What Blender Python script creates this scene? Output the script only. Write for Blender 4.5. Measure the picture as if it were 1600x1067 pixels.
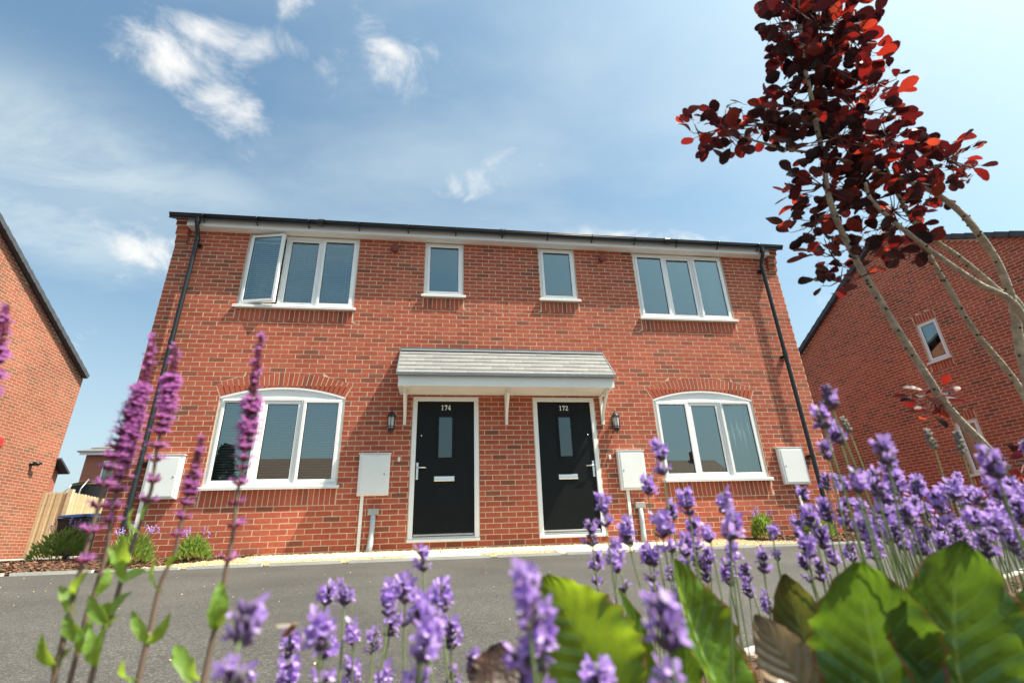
import bpy, math, random
from math import sin, cos, pi, radians, sqrt, atan2
from mathutils import Vector, Matrix
import numpy as np

for o in list(bpy.data.objects):
    bpy.data.objects.remove(o)
SC = bpy.context.scene
COL = SC.collection

# ------------------------------------------------------------------ camera
CAM = Vector((-1.01, -7.505, -0.034))
FPX = 769.0                                     # focal length in pixels of the 1600 px wide photograph
YAW, PITCH, ROLL = -0.1516, 0.3995, 0.0368
MROT = Matrix.Rotation(YAW, 3, 'Z') @ Matrix.Rotation(PITCH, 3, 'X') @ Matrix.Rotation(ROLL, 3, 'Y')
cd = bpy.data.cameras.new('camera')
cd.sensor_width = 36.0
cd.lens = FPX / 1600 * 36
cd.clip_start, cd.clip_end = 0.02, 2000
cd.dof.use_dof = True
cd.dof.focus_distance = 7.0
cd.dof.aperture_fstop = 5.6
cam = bpy.data.objects.new('camera', cd)
COL.objects.link(cam)
ax = [MROT @ Vector(v) for v in ((1, 0, 0), (0, 1, 0), (0, 0, 1))]
m4 = Matrix((ax[0], ax[2], -ax[1])).transposed().to_4x4()
m4.translation = CAM
cam.matrix_world = m4
SC.camera = cam


def ray(u, v):
    return MROT @ Vector(((u - 800) / FPX, 1, -(v - 533.5) / FPX))


def P(u, v, d):                                  # point seen at (u, v), d metres into the scene
    return CAM + ray(u, v) * d


def PY(u, v, y):                                 # the same on the upright plane at that y
    r = ray(u, v)
    return CAM + r * ((y - CAM.y) / r.y)


# ------------------------------------------------------------------ sky and sun
SUNV = Vector((2.65, -1.0, 4.6)).normalized()
EL = math.asin(SUNV.z)
AZ = atan2(SUNV.x, SUNV.y)
W = bpy.data.worlds.new('World')
SC.world = W
W.use_nodes = True
nt = W.node_tree
nt.nodes.clear()


def wn(t, **k):
    n = nt.nodes.new(t)
    for a, b in k.items():
        setattr(n, a, b)
    return n


def wmath(op, a, b=None, c=None, clamp=False):
    n = wn('ShaderNodeMath', operation=op, use_clamp=clamp)
    for i, x in enumerate((a, b, c)):
        if x is None:
            continue
        if isinstance(x, (int, float)):
            n.inputs[i].default_value = x
        else:
            nt.links.new(x, n.inputs[i])
    return n.outputs[0]


sky = wn('ShaderNodeTexSky', sky_type='NISHITA', sun_disc=False)
sky.sun_elevation = EL
sky.sun_rotation = AZ
sky.air_density, sky.dust_density, sky.ozone_density = 1.0, 3.8, 1.0
tc = wn('ShaderNodeTexCoord')
nrm = wn('ShaderNodeVectorMath', operation='NORMALIZE')
nt.links.new(tc.outputs['Generated'], nrm.inputs[0])
DIR = nrm.outputs[0]
sep = wn('ShaderNodeSeparateXYZ')
nt.links.new(DIR, sep.inputs[0])
zc = wmath('MAXIMUM', sep.outputs['Z'], 0.0)
zi = wmath('DIVIDE', 1.0, wmath('ADD', zc, 0.18))
flat = wn('ShaderNodeVectorMath', operation='SCALE')
nt.links.new(DIR, flat.inputs[0])
nt.links.new(zi, flat.inputs['Scale'])


def wnoise(vec, scale, detail, rough=0.55, dist=0.0, off=(0, 0, 0), stretch=(1, 1, 1), rot=0.0):
    mp = wn('ShaderNodeMapping')
    mp.inputs['Location'].default_value = off
    mp.inputs['Scale'].default_value = stretch
    mp.inputs['Rotation'].default_value = (0, 0, rot)
    nt.links.new(vec, mp.inputs[0])
    n = wn('ShaderNodeTexNoise')
    n.inputs['Scale'].default_value = scale
    n.inputs['Detail'].default_value = detail
    n.inputs['Roughness'].default_value = rough
    n.inputs['Distortion'].default_value = dist
    nt.links.new(mp.outputs[0], n.inputs['Vector'])
    return n.outputs['Fac']


puff = wnoise(flat.outputs[0], 7.0, 9.0, 0.62, 0.5, (3.1, 1.7, 0))
veil = wnoise(flat.outputs[0], 1.0, 7.0, 0.55, 0.25, (0.4, 5.2, 0), (1.0, 1.9, 1), 0.7)
# broken cumulus: drifting scraps, as (direction, half sizes, tilt, thickness)
CLOUDS = [(270, 95, 125, 62, 20, 1.0), (345, 155, 80, 55, 45, 1.0), (330, 45, 100, 40, 10, .95), (420, 75, 80, 36, 5, .9),
          (225, 388, 70, 44, 15, 1.1), (598, 85, 45, 75, -20, .8), (515, 110, 35, 65, 25, .75), (455, 5, 40, 30, 0, .8),
          (755, 285, 75, 44, -35, .75), (985, 368, 130, 20, 2, .95), (180, 428, 40, 16, 10, .5), (1100, 372, 60, 13, 2, .7)]
def cloud_cover(scraps):
    cover = None
    for (u, v, ru, rv, tilt, st) in scraps:
        c = ray(u, v).normalized()
        eu = (ray(u + 1, v).normalized() - c).normalized()
        ev = (ray(u, v + 1).normalized() - c)
        ev = (ev - eu * ev.dot(eu)).normalized()
        k = (ray(u + 20, v).normalized() - ray(u - 20, v).normalized()).length / 40
        ct, s_ = cos(radians(tilt)), sin(radians(tilt))
        a1 = (eu * ct + ev * s_) / (ru * k)
        a2 = (ev * ct - eu * s_) / (rv * k)
        acc = None
        for a in (a1, a2):
            d = wn('ShaderNodeVectorMath', operation='SUBTRACT')
            nt.links.new(DIR, d.inputs[0])
            d.inputs[1].default_value = c
            dp = wn('ShaderNodeVectorMath', operation='DOT_PRODUCT')
            nt.links.new(d.outputs[0], dp.inputs[0])
            dp.inputs[1].default_value = a
            sq = wmath('MULTIPLY', dp.outputs['Value'], dp.outputs['Value'])
            acc = sq if acc is None else wmath('ADD', acc, sq)
        blob = wmath('MULTIPLY', wmath('EXPONENT', wmath('MULTIPLY', acc, -0.9)), st)
        cover = blob if cover is None else wmath('MAXIMUM', cover, blob)
    return cover


cover = cloud_cover(CLOUDS)
haze_cover = cloud_cover([(90, 230, 320, 110, 24, .8), (60, 350, 250, 90, 22, .75), (330, 310, 150, 70, 24, .55), (1450, 130, 420, 260, 0, .35), (700, 380, 600, 60, 2, .35)])
dens = wmath('ADD', wmath('MULTIPLY', cover, 0.80), wmath('SUBTRACT', wmath('MULTIPLY', puff, 2.5), 1.54))
rmp = wn('ShaderNodeMapRange', interpolation_type='SMOOTHSTEP')
nt.links.new(dens, rmp.inputs['Value'])
rmp.inputs['From Min'].default_value = 0.0
rmp.inputs['From Max'].default_value = 0.95
vr = wn('ShaderNodeMapRange', interpolation_type='SMOOTHSTEP')
nt.links.new(veil, vr.inputs['Value'])
vr.inputs['From Min'].default_value = 0.40
vr.inputs['From Max'].default_value = 0.72
vr.inputs['To Max'].default_value = 0.42
mixv = wn('ShaderNodeMix', data_type='RGBA')
low = wn('ShaderNodeMapRange', interpolation_type='SMOOTHSTEP')      # pale summer haze towards the horizon, all round
nt.links.new(zc, low.inputs['Value'])
low.inputs['From Min'].default_value, low.inputs['From Max'].default_value = .55, .02
low.inputs['To Max'].default_value = .62
nt.links.new(wmath('MAXIMUM', wmath('MAXIMUM', vr.outputs[0], low.outputs[0]), wmath('MULTIPLY', haze_cover, wmath('MULTIPLY_ADD', wnoise(flat.outputs[0], 2.6, 8.0, .62, .4, (2, 1, 0), (1, 2.2, 1), .6), 2.4, -.35, clamp=True))), mixv.inputs['Factor'])
wb = wn('ShaderNodeVectorMath', operation='MULTIPLY')      # warm white balance of the photograph
nt.links.new(sky.outputs[0], wb.inputs[0])
wb.inputs[1].default_value = (.90, 1.15, 1.09)
nt.links.new(wb.outputs[0], mixv.inputs[6])
mixv.inputs[7].default_value = (3.9, 4.5, 4.7, 1)
mixc = wn('ShaderNodeMix', data_type='RGBA')
nt.links.new(wmath('MULTIPLY', rmp.outputs[0], 0.92), mixc.inputs['Factor'])
nt.links.new(mixv.outputs[2], mixc.inputs[6])
mixc.inputs[7].default_value = (5.6, 5.5, 5.3, 1)
bg = wn('ShaderNodeBackground')
bg.inputs['Strength'].default_value = 0.10
nt.links.new(mixc.outputs[2], bg.inputs['Color'])
wo = wn('ShaderNodeOutputWorld')
nt.links.new(bg.outputs[0], wo.inputs[0])

sl = bpy.data.lights.new('sun', 'SUN')
sl.energy = 4.8
sl.angle = radians(0.53)
sl.color = (1.0, 0.91, 0.76)
sun = bpy.data.objects.new('sun', sl)
COL.objects.link(sun)
sun.rotation_euler = SUNV.to_track_quat('Z', 'Y').to_euler()
sun.location = (20, -10, 30)

SC.view_settings.view_transform = 'Standard'
SC.view_settings.look = 'None'
SC.view_settings.gamma = 1.0
SC.view_settings.use_curve_mapping = False
SC.view_settings.exposure = 1.0
SC.render.engine = 'CYCLES'
SC.cycles.max_bounces = 8
SC.cycles.transparent_max_bounces = 12
SC.cycles.use_denoising = True

# ------------------------------------------------------------------ materials
MATS = {}


def mat(name, col=(.5, .5, .5), rough=.6, var=0.0, vscale=8.0, bump=0.0, bscale=40.0, metal=0.0, spec=0.5,
        transl=None, tfac=0.4, col2=None, rand=None, ramp=None, coat=0.0, coords='Object', wash=0.0):
    m = bpy.data.materials.new(name)
    m.use_nodes = True
    t = m.node_tree
    L = t.links
    b = t.nodes['Principled BSDF']
    b.inputs['Base Color'].default_value = (*col, 1)
    b.inputs['Roughness'].default_value = rough
    b.inputs['Metallic'].default_value = metal
    b.inputs['Specular IOR Level'].default_value = spec
    b.inputs['Coat Weight'].default_value = coat
    c = None
    tcn = t.nodes.new('ShaderNodeTexCoord')
    if coords == 'World':
        tcn = t.nodes.new('ShaderNodeNewGeometry')
        coords = 'Position'
    if rand:
        r = t.nodes.new('ShaderNodeObjectInfo' if rand == 'object' else 'ShaderNodeNewGeometry')
        rs = r.outputs['Random'] if rand == 'object' else r.outputs['Random Per Island']
        cr = t.nodes.new('ShaderNodeValToRGB')
        e = cr.color_ramp.elements
        while len(e) < len(ramp):
            e.new(0.5)
        for i, (p, cc) in enumerate(ramp):
            e[i].position = p
            e[i].color = (*cc, 1)
        L.new(rs, cr.inputs[0])
        c = cr.outputs[0]
    if var or col2:
        n = t.nodes.new('ShaderNodeTexNoise')
        n.inputs['Scale'].default_value = vscale
        n.inputs['Detail'].default_value = 6
        n.inputs['Roughness'].default_value = .6
        L.new(tcn.outputs[coords], n.inputs['Vector'])
        if col2:
            rr = t.nodes.new('ShaderNodeMapRange')
            rr.inputs['From Min'].default_value = .35
            rr.inputs['From Max'].default_value = .65
            L.new(n.outputs['Fac'], rr.inputs['Value'])
            mx = t.nodes.new('ShaderNodeMix')
            mx.data_type = 'RGBA'
            L.new(rr.outputs[0], mx.inputs['Factor'])
            mx.inputs[6].default_value = (*col, 1)
            mx.inputs[7].default_value = (*col2, 1)
            if c is not None:
                L.new(c, mx.inputs[6])
            c = mx.outputs[2]
        if var:
            mr = t.nodes.new('ShaderNodeMapRange')
            mr.inputs['From Min'].default_value = .25
            mr.inputs['From Max'].default_value = .75
            mr.inputs['To Min'].default_value = 1 - var
            mr.inputs['To Max'].default_value = 1 + var
            L.new(n.outputs['Fac'], mr.inputs['Value'])
            mu = t.nodes.new('ShaderNodeVectorMath')
            mu.operation = 'SCALE'
            if c is None:
                mu.inputs[0].default_value = col
            else:
                L.new(c, mu.inputs[0])
            L.new(mr.outputs[0], mu.inputs['Scale'])
            c = mu.outputs[0]
    if wash:                                            # broad weathering over the wall
        n4 = t.nodes.new('ShaderNodeTexNoise')
        n4.inputs['Scale'].default_value = .9
        n4.inputs['Detail'].default_value = 5
        L.new(tcn.outputs[coords], n4.inputs['Vector'])
        m4_ = t.nodes.new('ShaderNodeMapRange')
        m4_.inputs['From Min'].default_value, m4_.inputs['From Max'].default_value = .3, .7
        m4_.inputs['To Min'].default_value, m4_.inputs['To Max'].default_value = 1 - wash, 1 + wash
        L.new(n4.outputs['Fac'], m4_.inputs['Value'])
        mw = t.nodes.new('ShaderNodeVectorMath')
        mw.operation = 'SCALE'
        L.new(c, mw.inputs[0])
        L.new(m4_.outputs[0], mw.inputs['Scale'])
        c = mw.outputs[0]
    if c is not None:
        L.new(c, b.inputs['Base Color'])
    if bump:
        n2 = t.nodes.new('ShaderNodeTexNoise')
        n2.inputs['Scale'].default_value = bscale
        n2.inputs['Detail'].default_value = 5
        L.new(tcn.outputs[coords], n2.inputs['Vector'])
        bp = t.nodes.new('ShaderNodeBump')
        bp.inputs['Strength'].default_value = bump
        bp.inputs['Distance'].default_value = .01
        L.new(n2.outputs['Fac'], bp.inputs['Height'])
        L.new(bp.outputs[0], b.inputs['Normal'])
    if transl:
        tr = t.nodes.new('ShaderNodeBsdfTranslucent')
        if isinstance(transl, list):
            ct = t.nodes.new('ShaderNodeValToRGB')
            et = ct.color_ramp.elements
            while len(et) < len(transl):
                et.new(.5)
            for i, (p, cc) in enumerate(transl):
                et[i].position = p
                et[i].color = (*cc, 1)
            L.new(rs, ct.inputs[0])
            L.new(ct.outputs[0], tr.inputs['Color'])
        else:
            tr.inputs['Color'].default_value = (*transl, 1)
        ms = t.nodes.new('ShaderNodeMixShader')
        ms.inputs[0].default_value = tfac
        L.new(b.outputs[0], ms.inputs[1])
        L.new(tr.outputs[0], ms.inputs[2])
        L.new(ms.outputs[0], t.nodes['Material Output'].inputs['Surface'])
    MATS[name] = m
    return m


def glass_mat(name, tint, ior):
    m = bpy.data.materials.new(name)
    m.use_nodes = True
    t = m.node_tree
    t.nodes.remove(t.nodes['Principled BSDF'])
    tr = t.nodes.new('ShaderNodeBsdfTransparent')
    tr.inputs[0].default_value = (*tint, 1)
    gl = t.nodes.new('ShaderNodeBsdfGlossy')
    gl.inputs['Roughness'].default_value = 0.0
    gl.inputs['Color'].default_value = (.82, 1, 1, 1)
    fr = t.nodes.new('ShaderNodeFresnel')
    fr.inputs['IOR'].default_value = ior
    ms = t.nodes.new('ShaderNodeMixShader')
    t.links.new(fr.outputs[0], ms.inputs[0])
    t.links.new(tr.outputs[0], ms.inputs[1])
    t.links.new(gl.outputs[0], ms.inputs[2])
    t.links.new(ms.outputs[0], t.nodes['Material Output'].inputs['Surface'])
    MATS[name] = m


RED = [(0.0, (.35, .078, .044)), (.22, (.40, .095, .054)), (.45, (.44, .110, .064)), (.66, (.39, .089, .051)),
       (.80, (.44, .120, .070)), (.88, (.29, .080, .048)), (.95, (.22, .078, .050)), (1.0, (.34, .105, .064))]
ORA = [(0.0, (.30, .096, .058)), (.25, (.335, .112, .068)), (.5, (.31, .091, .056)), (.7, (.345, .124, .076)),
       (.84, (.27, .104, .064)), (.93, (.22, .096, .060)), (1.0, (.315, .115, .075))]
for nm, rp in (('red', RED), ('orange', ORA)):
    mat('brick_%s_object' % nm, rough=.85, var=.17, vscale=22, bump=.45, bscale=160, rand='object', ramp=rp, spec=.2, coords='World', wash=.17)
    mat('brick_%s_island' % nm, rough=.85, var=.17, vscale=22, bump=.35, bscale=160, rand='island', ramp=rp, spec=.2, coords='World', wash=.17)
mat('mortar', (.62, .48, .34), .95, var=.22, vscale=7, bump=.5, bscale=90, spec=.1)
mat('mortar_tan', (.52, .39, .27), .95, var=.2, vscale=7, bump=.5, bscale=90, spec=.1)
mat('upvc', (.80, .80, .79), .28, var=.03, vscale=3)
mat('white_paint', (.80, .79, .74), .5, var=.06, vscale=2.5, bump=.05)
mat('meter_white', (.74, .75, .74), .45, var=.05, vscale=3)
mat('black_plastic', (.012, .014, .016), .33, var=.2, vscale=5)
mat('black_door', (.006, .007, .007), .42, spec=.18, var=.25, vscale=4, bump=.12, bscale=60)
mat('black_iron', (.012, .012, .013), .45)
mat('chrome', (.75, .75, .74), .22, metal=1.0)
mat('number_white', (.82, .82, .80), .5)
mat('grey_plastic', (.33, .33, .31), .5, var=.08, vscale=9)
mat('grey_duct', (.40, .44, .47), .5, var=.12, vscale=9)
mat('terracotta', (.20, .05, .035), .7, var=.15)
mat('canopy_tile', (.46, .45, .43), .8, var=.16, vscale=14, bump=.3, bscale=80, rand='object',
    ramp=[(0, (.18, .182, .18)), (.5, (.235, .235, .23)), (1, (.205, .207, .205))])
mat('lead_grey', (.13, .145, .16), .6, var=.15, vscale=9)
mat('roof_tile_dark', (.055, .062, .075), .75, var=.25, vscale=6, bump=.3)
mat('roof_tile_brown', (.16, .085, .06), .8, var=.25, vscale=6, bump=.3)
mat('roof_tile_grey', (.16, .155, .15), .8, var=.2, vscale=6, bump=.3)
mat('brick_far', (.34, .12, .075), .9, var=.25, vscale=12)
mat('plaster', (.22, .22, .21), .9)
mat('dim_room', (.06, .06, .06), .9)
mat('blind', (.86, .86, .84), .6)
mat('curtain_blue', (.32, .36, .40), .9, var=.1, vscale=10)
mat('curtain_grey', (.42, .42, .40), .9, var=.1, vscale=10)
mat('lantern_glass', (.72, .74, .74), .12, transl=(.8, .8, .78), tfac=.5)
glass_mat('glass', (.86, .94, .95), 3.0)
glass_mat('door_glass', (.45, .48, .48), 2.0)
mat('timber', (.55, .42, .24), .8, var=.22, vscale=5, bump=.3, bscale=30, rand='object',
    ramp=[(0, (.50, .37, .20)), (.5, (.60, .47, .28)), (1, (.54, .43, .26))])
mat('timber_post', (.60, .47, .30), .8, var=.2, vscale=6, bump=.2)
mat('bin_black', (.02, .022, .02), .5, var=.2)
mat('bin_blue', (.010, .04, .12), .5)
mat('tramp_net', (.03, .035, .04), .9)
mat('tramp_pad', (.40, .30, .06), .7)
mat('steel', (.45, .46, .47), .4, metal=.8)
mat('alarm_red', (.45, .03, .02), .5)
mat('paving', (.62, .55, .44), .9, var=.14, vscale=5, bump=.4, bscale=70, rand='object',
    ramp=[(0, (.58, .52, .42)), (.5, (.66, .59, .47)), (1, (.61, .53, .41))])
mat('concrete', (.58, .55, .49), .9, var=.15, vscale=6, bump=.3, bscale=60)
mat('gravel', rough=.9, rand='island', ramp=[(0, (.52, .38, .20)), (.35, (.68, .55, .34)), (.7, (.60, .44, .24)), (1, (.74, .66, .50))])
mat('gravel_base', (.50, .38, .21), .95, var=.3, vscale=60, bump=.8, bscale=90)
mat('mulch', rough=.9, rand='island', ramp=[(0, (.07, .030, .016)), (.4, (.19, .085, .045)), (.75, (.12, .055, .03)), (1, (.30, .17, .10))])
mat('mulch_base', (.075, .038, .022), .95, var=.4, vscale=40, bump=1.0, bscale=50)
mat('green_stem', (.12, .16, .055), .6, var=.2, vscale=30, transl=(.2, .3, .05), tfac=.15)
mat('lavender_stem', (.17, .23, .075), .6, var=.2, vscale=30)
mat('salvia_stem', (.15, .10, .07), .6, var=.3, vscale=25)
mat('salvia_leaf', (.15, .28, .045), .5, var=.35, vscale=40, transl=(.45, .64, .06), tfac=.45, bump=.3, bscale=120)
mat('lavender_calyx', rough=.7, rand='island', ramp=[(0, (.09, .075, .13)), (.3, (.17, .10, .27)), (.55, (.15, .14, .13)), (.75, (.22, .14, .35)), (1, (.20, .15, .15))],
    transl=(.30, .18, .40), tfac=.2)
mat('lavender_petal', rough=.6, rand='island', ramp=[(0, (.30, .16, .58)), (.4, (.45, .29, .72)), (.75, (.58, .42, .82)), (1, (.75, .61, .92))],
    transl=(.64, .42, .90), tfac=.4)
mat('bud_green', rough=.8, rand='island', ramp=[(0, (.17, .17, .13)), (.5, (.23, .24, .16)), (1, (.20, .17, .22))])
mat('salvia_calyx', rough=.6, rand='island', ramp=[(0, (.11, .02, .05)), (.5, (.20, .03, .09)), (1, (.26, .045, .15))],
    transl=(.42, .04, .18), tfac=.28)
mat('salvia_petal', rough=.55, rand='island', ramp=[(0, (.38, .11, .36)), (.5, (.52, .21, .51)), (1, (.66, .34, .66))],
    transl=(.66, .26, .64), tfac=.38)
LEAFR = [(0, (.010, .006, .012)), (.4, (.018, .006, .010)), (.7, (.035, .008, .012)), (.88, (.06, .010, .012)), (1, (.09, .018, .016))]
LEAFT = [(0, (.02, .003, .006)), (.35, (.07, .006, .008)), (.6, (.16, .010, .010)), (.78, (.36, .018, .014)), (.9, (.62, .035, .020)), (1, (.78, .09, .035))]
for k in ('object', 'island'):
    mat('smoke_leaf_' + k, rough=.46, var=.4, vscale=45, bump=.35, bscale=110, rand=k, ramp=LEAFR, transl=LEAFT, tfac=.30, coords='World')
mat('bark', (.42, .375, .28), .8, var=.42, vscale=55, bump=.9, bscale=150)
mat('bark_spot', (.05, .04, .03), .9)
mat('twig', (.10, .035, .03), .7)
mat('hedge_leaf', rough=.7, rand='island', ramp=[(0, (.10, .17, .03)), (.5, (.18, .28, .055)), (1, (.27, .36, .09))], transl=(.38, .52, .08), tfac=.35)
mat('conifer', (.03, .06, .022), .8, var=.4, vscale=6)
mat('bee_amber', (.36, .14, .025), .6, col2=(.05, .025, .012), vscale=420)
mat('bee_wing', (.62, .56, .42), .3, transl=(.8, .75, .6), tfac=.5)
mat('box_white', (.75, .75, .73), .6)


def tarmac():
    m = bpy.data.materials.new('tarmac')
    m.use_nodes = True
    t = m.node_tree
    L = t.links
    b = t.nodes['Principled BSDF']
    tcn = t.nodes.new('ShaderNodeTexCoord')
    vo = t.nodes.new('ShaderNodeTexVoronoi')
    vo.inputs['Scale'].default_value = 190
    L.new(tcn.outputs['Object'], vo.inputs['Vector'])
    n = t.nodes.new('ShaderNodeTexNoise')
    n.inputs['Scale'].default_value = .9
    n.inputs['Detail'].default_value = 8
    n.inputs['Roughness'].default_value = .65
    L.new(tcn.outputs['Object'], n.inputs['Vector'])
    sp = t.nodes.new('ShaderNodeSeparateColor')
    L.new(vo.outputs['Color'], sp.inputs[0])
    cr = t.nodes.new('ShaderNodeValToRGB')
    e = cr.color_ramp.elements
    e[0].position, e[0].color = 0, (.036, .035, .033, 1)
    e[1].position, e[1].color = 1, (.165, .155, .135, 1)
    x = e.new(.75)
    x.color = (.078, .074, .067, 1)
    L.new(sp.outputs[0], cr.inputs[0])
    mr = t.nodes.new('ShaderNodeMapRange')
    mr.inputs['From Min'].default_value, mr.inputs['From Max'].default_value = .3, .7
    mr.inputs['To Min'].default_value, mr.inputs['To Max'].default_value = .72, 1.25
    L.new(n.outputs['Fac'], mr.inputs['Value'])
    mu = t.nodes.new('ShaderNodeVectorMath')
    mu.operation = 'SCALE'
    L.new(cr.outputs[0], mu.inputs[0])
    L.new(mr.outputs[0], mu.inputs['Scale'])
    L.new(mu.outputs[0], b.inputs['Base Color'])
    b.inputs['Roughness'].default_value = .85
    bp = t.nodes.new('ShaderNodeBump')
    bp.inputs['Strength'].default_value = .9
    bp.inputs['Distance'].default_value = .004
    L.new(vo.outputs['Distance'], bp.inputs['Height'])
    bp.invert = True
    L.new(bp.outputs[0], b.inputs['Normal'])
    MATS['tarmac'] = m


tarmac()


def leaf_mat(name, blade, vein, edge, tr, tfac=.45, blotch=None):
    """veined leaf: UV u runs -1..1 across, v 0..1 along"""
    m = bpy.data.materials.new(name)
    m.use_nodes = True
    t = m.node_tree
    L = t.links
    b = t.nodes['Principled BSDF']

    def mt(op, a, bb=None, clamp=False):
        n = t.nodes.new('ShaderNodeMath')
        n.operation = op
        n.use_clamp = clamp
        for i, x in enumerate((a, bb)):
            if x is None:
                continue
            if isinstance(x, (int, float)):
                n.inputs[i].default_value = x
            else:
                L.new(x, n.inputs[i])
        return n.outputs[0]
    uv = t.nodes.new('ShaderNodeUVMap')
    s = t.nodes.new('ShaderNodeSeparateXYZ')
    L.new(uv.outputs[0], s.inputs[0])
    au = mt('ABSOLUTE', s.outputs['X'])
    q = mt('SUBTRACT', mt('MULTIPLY', s.outputs['Y'], 9.0), mt('MULTIPLY', au, 2.6))
    fr = mt('ABSOLUTE', mt('SUBTRACT', mt('FRACT', q), .5))
    side = mt('GREATER_THAN', mt('ADD', fr, mt('MULTIPLY', au, -.03)), .445)
    mid = mt('LESS_THAN', au, .035)
    vf = mt('MAXIMUM', mt('MULTIPLY', side, .55), mid)
    n = t.nodes.new('ShaderNodeTexNoise')
    n.inputs['Scale'].default_value = 34
    n.inputs['Detail'].default_value = 7
    tcn = t.nodes.new('ShaderNodeTexCoord')
    L.new(tcn.outputs['Object'], n.inputs['Vector'])

    def mix(f, a, c):
        x = t.nodes.new('ShaderNodeMix')
        x.data_type = 'RGBA'
        if isinstance(f, float):
            x.inputs['Factor'].default_value = f
        else:
            L.new(f, x.inputs['Factor'])
        for i, cc in ((6, a), (7, c)):
            if isinstance(cc, tuple):
                x.inputs[i].default_value = (*cc, 1)
            else:
                L.new(cc, x.inputs[i])
        return x.outputs[2]
    nz = t.nodes.new('ShaderNodeMapRange')
    nz.inputs['From Min'].default_value, nz.inputs['From Max'].default_value = .35, .65
    L.new(n.outputs['Fac'], nz.inputs['Value'])
    c0 = mix(nz.outputs[0], tuple(x * .72 for x in blade), tuple(x * 1.2 for x in blade))
    if blotch:
        bl = t.nodes.new('ShaderNodeMapRange')
        bl.inputs['From Min'].default_value, bl.inputs['From Max'].default_value = .44, .56
        n3 = t.nodes.new('ShaderNodeTexNoise')
        n3.inputs['Scale'].default_value = 26
        n3.inputs['Detail'].default_value = 4
        L.new(tcn.outputs['Object'], n3.inputs['Vector'])
        L.new(n3.outputs['Fac'], bl.inputs['Value'])
        c0 = mix(bl.outputs[0], c0, blotch)
    c1 = mix(vf, c0, vein)
    ed = mt('GREATER_THAN', mt('ADD', au, mt('MULTIPLY', n.outputs['Fac'], .12)), .985)
    c2 = mix(ed, c1, edge)
    L.new(c2, b.inputs['Base Color'])
    b.inputs['Roughness'].default_value = .30
    bp = t.nodes.new('ShaderNodeBump')
    bp.inputs['Strength'].default_value = .9
    bp.inputs['Distance'].default_value = .007
    L.new(mt('ADD', n.outputs['Fac'], mt('MULTIPLY', fr, -.7)), bp.inputs['Height'])
    L.new(bp.outputs[0], b.inputs['Normal'])
    tn = t.nodes.new('ShaderNodeBsdfTranslucent')
    L.new(mix(vf, mix(nz.outputs[0], tuple(x * .6 for x in tr), tr), tuple(min(1, x * .8) for x in tr)), tn.inputs['Color'])
    ms = t.nodes.new('ShaderNodeMixShader')
    ms.inputs[0].default_value = tfac
    L.new(b.outputs[0], ms.inputs[1])
    L.new(tn.outputs[0], ms.inputs[2])
    L.new(ms.outputs[0], t.nodes['Material Output'].inputs['Surface'])
    MATS[name] = m


leaf_mat('broad_leaf', (.040, .105, .018), (.19, .29, .07), (.20, .05, .03), (.22, .40, .025), .36)
leaf_mat('broad_leaf_lime', (.10, .22, .025), (.20, .32, .05), (.22, .07, .03), (.42, .60, .03), .40, (.04, .11, .018))
leaf_mat('broad_leaf_bronze', (.07, .10, .03), (.16, .22, .06), (.20, .05, .03), (.22, .24, .04), .3, (.13, .045, .03))
mat('broad_leaf_brown', (.085, .038, .026), .5, var=.35, vscale=60, col2=(.030, .022, .014), bump=.6, bscale=70, transl=(.14, .06, .02), tfac=.2)
leaf_mat('broad_leaf_dry', (.33, .25, .17), (.26, .27, .12), (.30, .14, .09), (.40, .30, .16), .3)


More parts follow.
